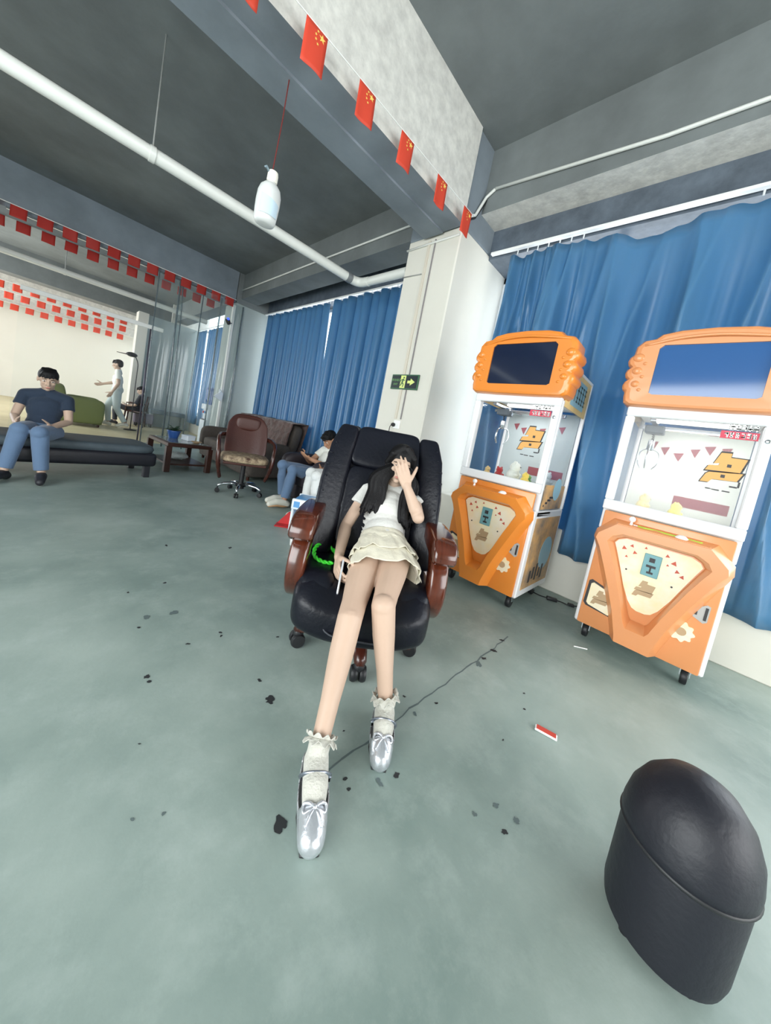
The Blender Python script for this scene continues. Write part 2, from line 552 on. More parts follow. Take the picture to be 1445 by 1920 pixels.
# ------------------------------------------------------------------ ceiling pipes, conduits
def pipe(label, runs, r, hang):
    t = thing('ceiling_pipe', label, 'pipe', (runs[0][0][0], runs[0][0][1], runs[0][0][2]))
    o = Vector(t.location)
    for p in runs:
        q = MB(); q.tube([Vector(a) - o for a in p], r, 16); link('pipe_run', q, M_PIPE, t, smooth=True, angle=40)
    for x, y, z, zt in hang:
        q = MB(); q.tube([Vector((x, y, z + r * .9)) - o, Vector((x, y, zt)) - o], .006, 8); link('hanger_rod', q, M_METAL, t)
        q = MB(); q.lathe([(r + .006, -.018), (r + .006, .018)], Vector((x, y, z)) - o, 16, M=Matrix.Rotation(PI / 2, 4, 'Y')); link('pipe_clip', q, M_PIPE, t, smooth=True, angle=40)
    return t, o
PZ = 2.85
t, o = pipe('long white ceiling pipe that bends along the far blue curtains', [[(-3.55, 3.545, PZ), (1.35, 3.545, PZ), (2.50, 3.545, PZ)]], .052, [(.49, 3.545, PZ, 3.7), (-1.6, 3.545, PZ, 3.7), (-.6, 3.545, PZ, 3.7)])
q = MB(); q.tube([Vector(a) - o for a in curve_pts([(2.50, 3.545, PZ), (2.60, 3.53, PZ), (2.65, 3.47, PZ), (2.665, 3.36, PZ)], 5)], .054, 16); link('pipe_elbow', q, M_PIPE, t, smooth=True, angle=40)
q = MB(); q.tube([Vector(a) - o for a in ((2.665, 3.36, PZ), (2.672, 2.735, PZ))], .05, 16); link('pipe_run', q, M_PIPE, t, smooth=True, angle=40)
q = MB()
q.lathe([(.058, -.035), (.058, .035)], Vector((2.49, 3.545, PZ)) - o, 16, M=Matrix.Rotation(PI / 2, 4, 'Y'))
link('pipe_collar', q, mat('grey_collar', rgb(120, 124, 126), .5), t, smooth=True, angle=40)
pipe('white ceiling pipe beyond the clear strip curtain', [[(-3.55, 8.95, PZ), (2.6, 8.95, PZ)]], .05, [(.2, 8.95, PZ, 3.7)])
q = MB(); q.tube(curve_pts([(2.705, 7.40, 3.38), (2.705, 5.0, 3.385), (2.705, 2.80, 3.385)], 6), .012, 8)
tag(link('conduit', q, M_PIPE, smooth=True), 'thin white conduit clipped to the far edge beam over the curtains', 'conduit')
q = MB(); q.tube([(2.60, 2.055, 3.18), (2.75, 2.055, 3.28), (2.85, 2.04, 3.50), (2.852, 1.96, 3.552)], .014, 8)
tag(link('conduit', q, M_PIPE, smooth=True), 'short white conduit sloping up from the top of the white column', 'conduit')
q = MB(); q.tube([(2.853, 1.955, 3.555), (2.853, .66, 3.453), (2.853, -4.5, 3.40)], .014, 8)
tag(link('conduit', q, M_PIPE, smooth=True), 'long white conduit along the near beam above the claw machines', 'conduit')
q = MB(); q.tube([(2.62, 2.062, 3.165), (2.76, 2.062, 3.265), (2.875, 2.05, 3.49)], .012, 8)
tag(link('cable', q, M_CABLE, smooth=True), 'short black cable at the top of the white column beside the conduit', 'cable')
# conduits and trims on the column front
for y0, y1, w, m, lab in ((2.437, 2.425, .016, mat('beige_trunking', rgb(214, 206, 190), .6), 'beige cable trunking down the face of the white column'),
                          (2.362, 2.362, .006, mat('grey_wire', rgb(140, 136, 136), .6), 'thin grey wire down the face of the white column')):
    q = MB(); q.box((XC - .012, y0 - w, 1.25), (XC - .001, y0 + w, 3.06))
    tag(link('cable_trunking' if w > .01 else 'wire', q, m), lab, 'cable')
q = MB(); q.tube([(XC - .008, 2.735, 3.03), (XC - .008, 2.08, 3.035)], .011, 8)
tag(link('conduit', q, M_PIPE, smooth=True), 'white conduit lying across the top of the white column face', 'conduit')
q = MB(); q.tube([(XC - .006, 2.73, 2.755), (XC - .006, 2.47, 2.745)], .006, 8)
tag(link('conduit', q, mat('grey_rod', rgb(150, 152, 148), .5), smooth=True), 'short grey rod across the column face below its top', 'conduit')

# ------------------------------------------------------------------ curtains
def curtain(name, label, y0, y1, x0, ztop, zbot, waves, amp, seed, skew=0.0, sag=None, lean=None, mat_=M_CURT, drape=None):
    rr = random.Random(seed)
    ph = [rr.uniform(0, 6.28) for _ in range(4)]
    nu, nv = int(waves * 12), 30
    def fn(u, v):
        y = lerp(y0, y1, u)
        zt = ztop(u) if callable(ztop) else ztop
        z = lerp(zt, zbot(u) if callable(zbot) else zbot, v)
        uu = u + skew * v * (1 - .3 * v)
        k = 2 * PI * waves
        w = math.sin(k * uu + ph[0] + .9 * math.sin(3.1 * uu + ph[1]) * v) + .45 * math.sin(k * .47 * uu + ph[2] + 1.5 * v) + .25 * v * math.sin(k * .21 * uu + ph[3])
        a = amp * (.75 + .5 * v)
        x = x0 + a * w * .6
        yy = y + amp * .35 * math.cos(k * uu + ph[0])
        if lean: yy += lean(u, v)
        if drape: x, yy = x0 - .062 * drape(y, z, v) * (.40 + .70 * smoothstep(0, .3, v)), y
        if drape and z < 1.85 and -.30 < yy < .50: x = max(x, 3.140)
        return (x, yy, z)
    g = MB(); g.grid(fn, nu, nv)
    t = thing(name, label, 'curtain', (x0, (y0 + y1) / 2, zbot(.5) if callable(zbot) else zbot))
    for p in g.v: p -= t.location
    c = link('curtain_cloth', g, mat_, t, smooth=True, fix=False)
    s = c.modifiers.new('s', 'SOLIDIFY'); s.thickness = .003
    return t
def heading(t, y0, y1, x0, z, n):
    h = MB()
    for k in range(n):
        y = lerp(y0, y1, (k + .5) / n)
        h.tube([(x0 - t.location.x, y - t.location.y, z - t.location.z + .005), (x0 - t.location.x, y - t.location.y, z - t.location.z + .045)], .006, 6)
    link('curtain_hook', h, M_ALU, t)['kind'] = 'stuff'
ca = curtain('curtain', 'blue curtain panel beside the grey pillar, left of the light slit', 5.02, 7.15, 3.25, 3.045, .30, 13, .10, 1, lean=lambda u, v: -.16 * v * (1 - u))
heading(ca, 4.95, 7.2, 3.25, 3.03, 22)
cb = curtain('curtain', 'blue curtain panel between the light slit and the white column', 3.0, 4.82, 3.25, 3.055, .30, 10, .10, 2, lean=lambda u, v: .0)
heading(cb, 3.0, 4.85, 3.25, 3.04, 18)
def sagtop(u):
    y = lerp(-.65, 1.80, u)
    s = 0.0
    if .15 < y < 1.15: s = .085 * math.sin(PI * (y - .15) / 1.0) ** 2 * (1.0 if y < .9 else .9)
    return 3.035 - s + .008 * math.sin(y * 40)
def drape(y, z, v):
    s = 0.0
    for k, p, d, a in ((30, .4, .9, .8), (15, 1.9, 1.9, .8), (6.3, .9, 2.6, 1.9), (9.7, .2, -1.6, .9)):
        q = math.sin(k * (y + .11 * d * (v - .2) + .03 * math.sin(2.3 * z + p)) + p)
        loc = 1.0 if k < 12 else (.12 + 1.0 * smoothstep(.95, 1.35, y))
        s += a * loc * ((1 - abs(q)) ** 1.3 * 1.6 - .55)
    return s
cc = curtain('curtain', 'wide blue curtain sagging off its rail behind the claw machines', -.65, 1.80, 3.13, sagtop, lambda u: .34 + .03 * u, 22, .075, 5, drape=drape)
heading(cc, 1.1, 1.78, 3.12, 3.03, 7)
heading(cc, -.6, .15, 3.12, 3.03, 7)
curtain('curtain', 'blue curtain at the window beyond the clear strip curtain', 8.0, 10.9, 3.25, 3.05, .3, 17, .05, 9)
curtain('curtain', 'blue curtain far back along the window wall of the far room', 11.02, 11.75, 3.25, 3.05, .3, 5, .05, 10)
for lab, y0, y1, x, z in (('white curtain rail above the far blue curtains', 2.78, 7.36, 3.25, 3.085), ('white curtain rail above the claw machines', -4.5, 2.02, 3.12, 3.085), ('white curtain rail in the far room window bay', 7.98, 12.28, 3.25, 3.085)):
    q = MB(); q.rbox((x - .022, y0, z), (x + .022, y1, z + .026), .004, 1)
    tag(link('curtain_rail', q, mat('white_rail', rgb(240, 240, 238), .35)), lab, 'rail')

# ------------------------------------------------------------------ black leather executive chair
def sgn(c, e):
    return math.copysign(abs(c) ** e, c)
def cushion(mb, c, h, e1=.35, e2=.35, nu=36, nv=18, fn=None, mi=0):
    """puffy box (superellipsoid), optionally bent by fn"""
    vs, fs = [], []
    for j in range(1, nv):
        p = -PI / 2 + PI * j / nv
        for i in range(nu):
            t = 2 * PI * i / nu
            q = Vector((c[0] + h[0] * sgn(math.cos(p), e1) * sgn(math.cos(t), e2),
                        c[1] + h[1] * sgn(math.cos(p), e1) * sgn(math.sin(t), e2), c[2] + h[2] * sgn(math.sin(p), e1)))
            vs.append(q)
    vs += [Vector((c[0], c[1], c[2] - h[2])), Vector((c[0], c[1], c[2] + h[2]))]
    if fn: vs = [Vector(fn(q)) for q in vs]
    for j in range(nv - 2):
        for i in range(nu):
            a, b = j * nu + i, j * nu + (i + 1) % nu
            fs.append((a, b, b + nu, a + nu))
    B, T = len(vs) - 2, len(vs) - 1
    for i in range(nu):
        fs.append((B, (i + 1) % nu, i))
        o = (nv - 2) * nu
        fs.append((T, o + i, o + (i + 1) % nu))
    return mb.add(vs, fs, mi)

M_LEATH = mat('black_leather', rgb(17, 19, 28), 0.36, bump=0.18, bump_scale=55, spec=0.32)
M_SEAM = mat('black_stitching', rgb(52, 55, 62), 0.5)
M_WOOD = mat('polished_red_wood', rgb(94, 42, 24), 0.16, noise_amt=0.6, noise_scale=5, coat=0.6, stretch=(6, 1, 1))
M_WOODD = mat('dark_red_wood', rgb(74, 34, 24), 0.25, noise_amt=0.5, noise_scale=5, coat=0.4)
M_CAST = mat('black_caster_plastic', rgb(30, 31, 34), 0.45)

CX, CY, CR = 1.17, 1.09, math.atan2(-0.70, 0.714)
ch = thing('executive_chair', 'big black leather boss chair with polished wood arms, girl sitting in it', 'chair', (CX, CY, 0), CR)
# back: x across, t = thickness, h = height along a leaning curve
BK = [(.10, .38), (.155, .52), (.215, .70), (.30, .90), (.37, 1.05)]
def back_curve(h):
    L = [0]
    for a, b in zip(BK, BK[1:]): L.append(L[-1] + math.dist(a, b))
    s = max(0, min(L[-1] - 1e-6, h))
    i = max(k for k in range(len(L) - 1) if L[k] <= s)
    f = (s - L[i]) / (L[i + 1] - L[i]) + (h - s) / (L[i + 1] - L[i])
    y, z = lerp(BK[i][0], BK[i + 1][0], f), lerp(BK[i][1], BK[i + 1][1], f)
    dy, dz = BK[i + 1][0] - BK[i][0], BK[i + 1][1] - BK[i][1]
    l = math.hypot(dy, dz)
    return y, z, -dz / l, dy / l           # point and normal towards the sitter
def bend_back(wing=.0):
    def fn(q):
        x, t, h = q
        y, z, ny, nz = back_curve(h)
        w = .10 * (abs(x) / .30) ** 2.2          # side wings come forward
        tp = smoothstep(.45, .74, h)
        return (x * (1.03 - .10 * tp), y + ny * (t + w * (1 - .45 * tp)), z + nz * (t + w * (1 - .45 * tp)) - .016 * tp * (abs(x) / .28) ** 3)
    return fn
b = MB(); cushion(b, (0, -.035, .36), (.295, .05, .36), .3, .3, 44, 22, bend_back())
link('back_shell', b, M_LEATH, ch, smooth=True)
b = MB(); cushion(b, (0, .022, .612), (.188, .047, .122), .28, .3, 40, 18, bend_back())
link('headrest', b, M_LEATH, ch, smooth=True)
b = MB(); cushion(b, (0, .018, .27), (.188, .043, .225), .28, .3, 40, 20, bend_back())
bc = link('back_cushion', b, M_LEATH, ch, smooth=True)
for s in (-1, 1):
    b = MB(); cushion(b, (s * .243, .018, .365), (.062, .052, .358), .26, .42, 28, 26, bend_back())
    bo = link('side_bolster', b, M_LEATH, ch, smooth=True)
    b = MB()
    for k in range(9):                            # gathered leather pleats on the outer edge
        h = .12 + k * .065
        f = bend_back()
        b.tube([f(Vector((s * .298, -.03, h))), f(Vector((s * .305, .0, h + .004))), f(Vector((s * .297, .05, h + .006))), f(Vector((s * .275, .074, h)))], .0035, 6)
    o = link('seam', b, M_LEATH, bo, smooth=True); o['kind'] = 'stuff'
f = bend_back()
b = MB(); b.tube([f(Vector((x, .052, h))) for x, h in ((-.2, .70), (-.195, .5), (-.19, .3), (-.15, .12), (-.05, .06), (.05, .06), (.15, .12), (.19, .3), (.195, .5), (.2, .70))], .0022, 6)
link('stitching', b, M_SEAM, bc)
# seat
def seat_fn(q):
    x, y, z = q
    dip = .032 * max(0, 1 - (x / .22) ** 2) * smoothstep(.05, .3, z)
    front = .055 * smoothstep(-.16, -.36, y) ** 1.6 * smoothstep(.25, .42, z)
    return (x, y, z - dip - front * .9)
b = MB(); cushion(b, (0, -.075, .305), (.298, .27, .118), .42, .36, 56, 26, seat_fn)
se = link('seat_cushion', b, M_LEATH, ch, smooth=True)
for s in (-1, 1):
    b = MB(); cushion(b, (s * .222, -.065, .318), (.088, .225, .108), .45, .5, 30, 20, lambda q: (q[0] - s * .03 * smoothstep(-.1, -.36, q[1]), q[1], q[2] - .06 * smoothstep(-.2, -.36, q[1])))
    link('seat_bolster', b, M_LEATH, ch, smooth=True)
b = MB(); b.rbox((-.25, -.26, .165), (.25, .17, .21), .02, 2); link('seat_pan', b, M_WOODD, ch)
b = MB()
b.tube(curve_pts([(-.27, .1, .215), (-.282, -.15, .225), (-.245, -.30, .228), (-.12, -.322, .228), (.0, -.325, .228), (.12, -.322, .228), (.245, -.30, .228), (.282, -.15, .225), (.27, .1, .215)], 6), .005, 6)
link('piping', b, M_SEAM, se, smooth=True)
b = MB()
b.tube(curve_pts([(-.165, -.02, .395), (-.19, -.16, .385), (-.185, -.27, .335), (-.13, -.345, .25), (-.0, -.353, .235), (.13, -.345, .25), (.185, -.27, .335), (.19, -.16, .385), (.165, -.02, .395)], 6), .004, 6)
link('stitching', b, M_SEAM, se, smooth=True)
# arms: carved slabs, a flat-topped rest on a curved bracket
def slab(poly, x0, x1, bev=.012, taper=0.0):
    bm = bmesh.new()
    n = len(poly)
    vs = [bm.verts.new((x0, y, z)) for y, z in poly]
    f = bm.faces.new(vs)
    r = bmesh.ops.extrude_face_region(bm, geom=[f])
    for g in r['geom']:
        if isinstance(g, bmesh.types.BMVert): g.co.x = x1
    bmesh.ops.recalc_face_normals(bm, faces=bm.faces[:])
    rim = [e for e in bm.edges if len(e.link_faces) == 2 and any(len(q.verts) == n for q in e.link_faces)]
    bmesh.ops.bevel(bm, geom=rim, offset=bev, segments=3, profile=.5, affect='EDGES')
    me = bpy.data.meshes.new('slab'); bm.to_mesh(me); bm.free()
    return me
def outline(pts, n=5):
    c = curve_pts([(0, y, z) for y, z in pts], n)
    return [(p.y, p.z) for p in c]
for s in (-1, 1):
    X = s * .308
    top = outline([(.26, .600), (.22, .640), (.10, .662), (-.05, .668), (-.17, .660), (-.225, .640), (-.250, .605), (-.255, .572)], 4) + outline([(-.235, .556), (-.12, .560), (.05, .575), (.20, .575), (.25, .585)], 4)
    ar = link('armrest', slab(top, X - .052, X + .052, .016), M_WOOD, ch, smooth=True, angle=50)
    sup = outline([(-.170, .562), (-.205, .520), (-.228, .46), (-.232, .40), (-.212, .34), (-.165, .285), (-.09, .245), (.02, .225)], 4) + outline([(.03, .262), (-.05, .285), (-.105, .325), (-.135, .38), (-.135, .44), (-.110, .50), (-.060, .562)], 4)
    link('arm_support', slab(sup, X - .040, X + .040, .014), M_WOOD, ar, smooth=True, angle=50)
    sup = outline([(.215, .58), (.235, .48), (.215, .34), (.15, .23)], 4) + outline([(.09, .23), (.15, .34), (.165, .46), (.135, .58)], 4)
    link('arm_support', slab(sup, X - .034, X + .034, .012), M_WOOD, ar, smooth=True, angle=50)
b = MB(); b.lathe([(.033, .11), (.033, .17)], (0, 0.03, 0), 18); b.lathe([(.05, .085), (.05, .12)], (0, .03, 0), 18)
link('gas_lift', b, M_CAST, ch, smooth=True, angle=40)
for k in range(5):
    a = -PI / 2 + .13 + k * 2 * PI / 5
    dx, dy = math.cos(a), math.sin(a)
    b = MB()
    path = [(dx * t, .03 + dy * t, z) for t, z in ((.02, .115), (.10, .125), (.18, .12), (.25, .105), (.292, .088), (.306, .074))]
    b.tube(path, [.034, .036, .034, .032, .028, .016], 14)
    lg = link('base_leg', b, M_WOODD, ch, smooth=True)
    c = MB()
    for s in (-1, 1):
        c.lathe([(.012, -.014), (.030, -.013), (.034, -.004), (.034, .004), (.030, .013), (.012, .014)], (dx * .292 - dy * .019 * s, .03 + dy * .292 + dx * .019 * s, .035), 18, M=Matrix.Rotation(a, 4, 'Z') @ Matrix.Rotation(PI / 2, 4, 'X'))
    c.lathe([(.008, .045), (.020, .05), (.026, .065), (.022, .085), (.008, .095)], (dx * .292, .03 + dy * .292, 0), 14)
    link('caster', c, M_CAST, lg, smooth=True, angle=50)

# ------------------------------------------------------------------ claw machines
M_ORG = mat('glossy_orange_plastic', rgb(232, 138, 52), 0.28, coat=0.25, noise_amt=0.06, noise_scale=3)
M_ORGP = mat('faded_orange_plastic', rgb(226, 150, 96), 0.3, coat=0.2, noise_amt=0.06, noise_scale=3)
M_MWH = mat('white_enamel', rgb(232, 233, 235), 0.35)
M_SCR = mat('dark_screen', rgb(24, 34, 58), 0.08, spec=0.7)
M_SCRB = mat('blue_lit_screen', rgb(44, 92, 150), 0.08, spec=0.7)
M_CREAM = mat('cream_print', rgb(248, 230, 180), 0.5, noise_amt=0.12, noise_scale=7, color2=rgb(246, 240, 222))
M_TRI = mat('bunting_red_print', rgb(196, 84, 62), 0.5)
M_TRI2 = mat('bunting_orange_print', rgb(224, 150, 74), 0.5)
M_INK = mat('dark_print', rgb(52, 50, 52), 0.5)
M_GLY = mat('orange_print', rgb(226, 168, 92), 0.5)
M_TAN = mat('tan_print', rgb(186, 158, 122), 0.5)
M_COIN = mat('blue_green_coin_plate', rgb(112, 162, 168), 0.35)
M_GREENP = mat('green_print', rgb(48, 128, 84), 0.5)
M_PLUMP = mat('maroon_print', rgb(140, 70, 78), 0.5)
M_PINKP = mat('red_banner_print', rgb(206, 60, 84), 0.5)
M_BACKB = mat('pale_back_board', rgb(178, 188, 190), 0.5, noise_amt=0.1, noise_scale=4)
M_BACKW = mat('white_back_board', rgb(214, 216, 208), 0.5, noise_amt=0.06, noise_scale=4)
M_BLUEP = mat('pale_blue_print', rgb(150, 190, 206), 0.5)
M_YELP = mat('warm_yellow_print', rgb(240, 206, 140), 0.5, noise_amt=0.2, noise_scale=9)
M_SIDEP = mat('side_print', rgb(226, 176, 110), 0.5, noise_amt=0.55, noise_scale=7, color2=rgb(120, 112, 104))
M_MGLASS = clear_mat('machine_glass', gloss=-0.026, rough=0.02)
M_CHROME = mat('chrome', rgb(210, 214, 220), 0.12, metal=1.0)
M_WHP = mat('white_plastic', rgb(246, 246, 244), 0.3)

def xzprint(b, poly, y, d, mi=0):
    b.prism(poly, lambda u, v, w: (u, y + w, v), d, mi)
def mirror(pts):
    return pts + [(-x, z) for x, z in reversed(pts)]
GLYPH = [[(-0.152, 0.533), (0.118, 0.543), (0.115, 0.393), (0.529, 0.387), (0.429, -0.09), (0.11, -0.105), (-0.464, -0.135), (-0.393, 0.051), (-0.142, 0.081), (-0.127, 0.161), (-0.281, 0.129)],
         [(-0.336, -0.195), (0.514, -0.113), (0.409, -0.405), (-0.212, -0.44), (-0.29, -0.559), (-0.517, -0.569), (-0.411, -0.263)]]
def glyph(parent, x, z, s, y, m1=None, m2=None, name='emblem'):
    b = MB()
    for p in GLYPH:
        cx = sum(q[0] for q in p) / len(p); cz = sum(q[1] for q in p) / len(p)
        xzprint(b, [(x + s * (cx + (u - cx) * 1.10), z + s * (cz + (v - cz) * 1.16)) for u, v in p], y, -.0012, 0)
        xzprint(b, [(x + s * u, z + s * v) for u, v in p], y - .0012, -.0008, 1)
    for u, v in ((.12, .095), (.03, -.29)):
        b.box((x + s * (u - .05), y - .0026, z + s * (v - .05)), (x + s * (u + .06), y - .0019, z + s * (v + .06)), 0)
    o = link(name, b, [m1 or M_INK, m2 or M_GLY], parent)
    o['kind'] = 'stuff'
    return o

def claw_machine(label, loc, org, scr, back, watts):
    t = thing('claw_machine', label, 'arcade machine', loc, -PI / 2, 'orange claw machines')
    W, D = .315, .62
    # white cabinet: lower box and the posts and rails of the glass case
    b = MB()
    b.rbox((-W, .0, .11), (W, D, .74), .008, 1)
    link('cabinet', b, M_MWH, t)
    for s in (-1, 1):
        b = MB()
        x0, x1 = (W - .038, W) if s > 0 else (-W, -W + .038)
        b.rbox((x0, .0305, .74), (x1, .06, 1.51), .004, 1)
        b.rbox((x0 + (.012 if s > 0 else 0), D - .03, .74), (x1 - (.012 if s < 0 else 0), D, 1.75), .004, 1)
        b.rbox((x0 + (.016 if s > 0 else 0), .04, .70), (x1 - (.016 if s < 0 else 0), D - .03, .735), .004, 1)
        b.rbox((x0 + (.016 if s > 0 else 0), .02, 1.735), (x1 - (.016 if s < 0 else 0), D, 1.76), .004, 1)
        link('post_frame', b, M_MWH, t)
    b = MB()
    b.rbox((-W, -.012, 1.462), (W, .03, 1.52), .006, 1)
    b.rbox((-W, -.012, .868), (W, .03, .930), .006, 1)
    b.rbox((-W, -.012, .9305), (-W + .045, .03, 1.4615), .006, 1)
    b.rbox((W - .045, -.012, .9305), (W, .03, 1.4615), .006, 1)
    df = link('door_frame', b, M_MWH, t)
    b = MB(); b.lathe([(.010, 0), (.010, .012), (.006, .014)], (W - .022, -.013, 1.385), 14, M=Matrix.Rotation(PI / 2, 4, 'X')); link('lock', b, M_CHROME, df, smooth=True, angle=40)
    b = MB(); b.rbox((-W + .02, .06, 1.52), (W - .02, D - .02, 1.74), .004, 1); link('roof_box', b, M_MWH, t)
    b = MB(); b.box((-W + .04, .006, .925), (W - .04, .012, 1.465)); gl = link('front_glass', b, M_MGLASS, t)
    for s in (-1, 1):
        b = MB(); b.box((s * (W - .014) - .003, .04, .735), (s * (W - .014) + .003, D - .03, 1.735)); sg = link('side_glass', b, M_MGLASS, t)
    b = MB(); b.box((-W + .03, D - .03, .74), (W - .03, D - .018, 1.5)); bk = link('back_board', b, back, t)
    b = MB(); b.box((-W + .03, .03, .74), (W - .03, D - .03, .885)); link('prize_bed', b, M_BACKW, t)
    b = MB(); b.rbox((-.20, .30, 1.487), (.20, .36, 1.505), .004, 1); lm = link('case_lamp', b, mat('lamp_tube', rgb(255, 255, 250), .4, emit=2.0), t)
    ld = bpy.data.lights.new('case_lamp_light', 'AREA'); ld.shape = 'RECTANGLE'; ld.size, ld.size_y = .4, .06; ld.energy = watts
    lo_ = bpy.data.objects.new('case_lamp_light', ld); COL.objects.link(lo_); lo_.parent = lm; lo_.location = (0, .33, 1.484)
    # bunting and banner prints on the back board
    p = MB()
    for x, z, s_ in ((-.20, 1.36, .03), (-.13, 1.33, .03), (-.05, 1.30, .034), (.03, 1.34, .03), (.10, 1.37, .034), (.18, 1.37, .03)):
        xzprint(p, [(x - s_, z + .02), (x + s_ * .7, z + .03), (x + s_ * .1, z - .035)], D - .031, -.001)
    link('bunting_print', p, M_PLUMP, bk)['kind'] = 'stuff'
    p = MB(); p.box((-.02, D - .032, .96), (.26, D - .031, 1.03)); link('banner_print', p, M_PLUMP, bk)
    # front emblem and lettering bars on the glass
    glyph(gl, .168, 1.226, .15, .0055)
    p = MB(); p.rbox((.12, .0042, 1.385), (.262, .0052, 1.425), .0004, 1); pr = link('banner_print', p, M_PINKP, gl)
    p = MB()
    rr = random.Random(5)
    for k in range(6):
        x = .135 + k * .021
        for q in range(3):
            zz = 1.39 + rr.uniform(0, .026); p.box((x, .0030, zz), (x + .014, .0042, zz + .005))
        for q in range(2):
            xx = x + rr.uniform(0, .012); p.box((xx, .0030, 1.39), (xx + .004, .0042, 1.418))
        for q in range(3):
            zz = 1.432 + rr.uniform(0, .024); p.box((x - .004, .0034, zz), (x + .014, .0044, zz + .006))
        xx = x + rr.uniform(0, .012); p.box((xx, .0034, 1.43), (xx + .005, .0044, 1.462))
    link('lettering', p, M_WHP, gl)['kind'] = 'stuff'
    p = MB()
    for x, z, w, h in ((.235, 1.22, .012, .05), (.225, 1.235, .032, .008), (.225, 1.205, .03, .007), (.24, 1.15, .008, .03), (.222, 1.135, .03, .008), (.13, 1.108, .022, .006), (.16, 1.106, .03, .006), (.20, 1.106, .03, .006)):
        p.box((x - w / 2, .0042, z - h / 2), (x + w / 2, .0052, z + h / 2))
    link('lettering', p, M_INK, gl)['kind'] = 'stuff'
    # side sign and lower side print (right side and left side alike)
    for s in (-1, 1):
        X = s * (W - .006)
        b = MB(); b.box((min(X, X + s * .006), .06, 1.475), (max(X, X + s * .006), D - .04, 1.735)); sp = link('side_sign', b, M_YELP, t)
        p = MB(); p.box((min(X + s * .006, X + s * .007), .16, 1.51), (max(X + s * .006, X + s * .007), D - .14, 1.70)); link('sign_print', p, M_BLUEP, sp)
        p = MB()
        for k in range(5):
            y = .21 + k * .06
            for z in (1.66, 1.625, 1.575, 1.545):
                if (k * 7 + int(z * 1000)) % 5: p.box((min(X + s * .007, X + s * .008), y, z), (max(X + s * .007, X + s * .008), y + .04, z + .012))
            p.box((min(X + s * .007, X + s * .008), y + .014, 1.545), (max(X + s * .007, X + s * .008), y + .024, 1.67))
        link('lettering', p, mat('slate_print', rgb(88, 104, 100), .5), sp)['kind'] = 'stuff'
        b = MB(); b.rbox((min(X, X + s * .008), .05, .16), (max(X, X + s * .008), D - .03, .69), .003, 1); lp = link('side_panel', b, M_SIDEP, t)
        p = MB(); p.lathe([(.13, 0), (.13, .001)], (X + s * .008, .42, .40), 24, M=Matrix.Rotation(s * PI / 2, 4, 'Y') ); link('side_panel_print', p, M_BLUEP, lp)
        p = MB()
        for k in range(5): p.box((min(X + s * .009, X + s * .010), .16 + k * .06, .20 + .02 * (k % 2)), (max(X + s * .009, X + s * .010), .195 + k * .06, .29 + .02 * (k % 3)))
        link('lettering', p, M_INK, lp)['kind'] = 'stuff'
        if s > 0:
            b = MB(); b.box((X - .004, .10, .75), (X - .003, D - .06, .93)); lgp = link('lower_glass_print', b, M_SIDEP, t)
            p = MB(); p.lathe([(.085, 0), (.085, .001)], (X - .003, .38, .90), 24, M=Matrix.Rotation(PI / 2, 4, 'Y')); link('print_disc', p, M_BLUEP, lgp)
            p = MB()
            for k in range(4): p.box((X - .003, .14 + .035 * k, .77 + .02 * k), (X - .0022, .16 + .06 * k, .785 + .02 * k))
            link('print_strokes', p, M_INK, lgp)['kind'] = 'stuff'
    # screen topper
    out = [(.0, 1.965), (.15, 1.958), (.235, 1.94), (.262, 1.915), (.315, 1.905), (.345, 1.87), (.348, 1.83)]
    for k in range(3):
        zc = 1.785 - k * .075
        for a in range(-2, 3): out.append((.342 + .030 * math.cos(a * .62) , zc - .036 * math.sin(a * .62)))
    out += [(.352, 1.57), (.345, 1.535), (.32, 1.518), (.15, 1.512), (0, 1.512)]
    half = out
    poly = half + [(-x, z) for x, z in reversed(half[1:-1])]
    n = len(poly)
    b = MB()
    rings = []
    cx, cz = 0, 1.735
    for y, k in ((.12, .99), (.10, 1.0), (-.02, 1.0), (-.045, .985), (-.058, .955), (-.062, .90)):
        rings.append([(x * k if abs(x) < 9 else x, y, cz + (z - cz) * k) for x, z in poly])
    vs = [p for r in rings for p in r]
    fs = []
    for i in range(len(rings) - 1):
        for k in range(n):
            a, c = i * n + k, i * n + (k + 1) % n
            fs.append((a, c, c + n, a + n))
    fs.append(tuple(range(n)))
    b.add(vs, fs)
    # front face with a screen opening
    SX, Z0, Z1 = .228, 1.585, 1.872
    o = (len(rings) - 1) * n
    last = rings[-1]
    def inner(x, z):
        dx, dz = x / .32, (z - cz) / .20
        m_ = max(abs(dx), abs(dz), 1e-6)
        return (max(-SX, min(SX, dx / m_ * SX)), -.060, (Z0 + Z1) / 2 + max(-1, min(1, dz / m_)) * (Z1 - Z0) / 2)
    inn = [inner(p[0], p[2]) for p in last]
    inn2 = [(x, -.046, z) for x, y, z in inn]
    vs = list(last) + inn + inn2
    fs = []
    for k in range(n):
        k2 = (k + 1) % n
        fs.append((k, k2, n + k2, n + k)); fs.append((n + k, n + k2, 2 * n + k2, 2 * n + k))
    b.add(vs, fs)
    tp = link('screen_topper', b, org, t, smooth=True, angle=38)
    b = MB(); b.rbox((-SX - .004, -.05, Z0 - .004), (SX + .004, -.03, Z1 + .004), .004, 1); link('screen', b, scr, tp)
    b = MB()
    for s in (-1, 1):
        for k in range(3): b.ball((s * (.315 - .006 * k), -.058, 1.80 - k * .078), (.030 - .004 * k, .016, .026 - .003 * k), 14, 10)
        for k in range(3): b.ball((s * .278, -.058, 1.765 - k * .078), (.012, .010, .010), 10, 8)
    link('topper_boss', b, org, tp, smooth=True)['kind'] = 'stuff'
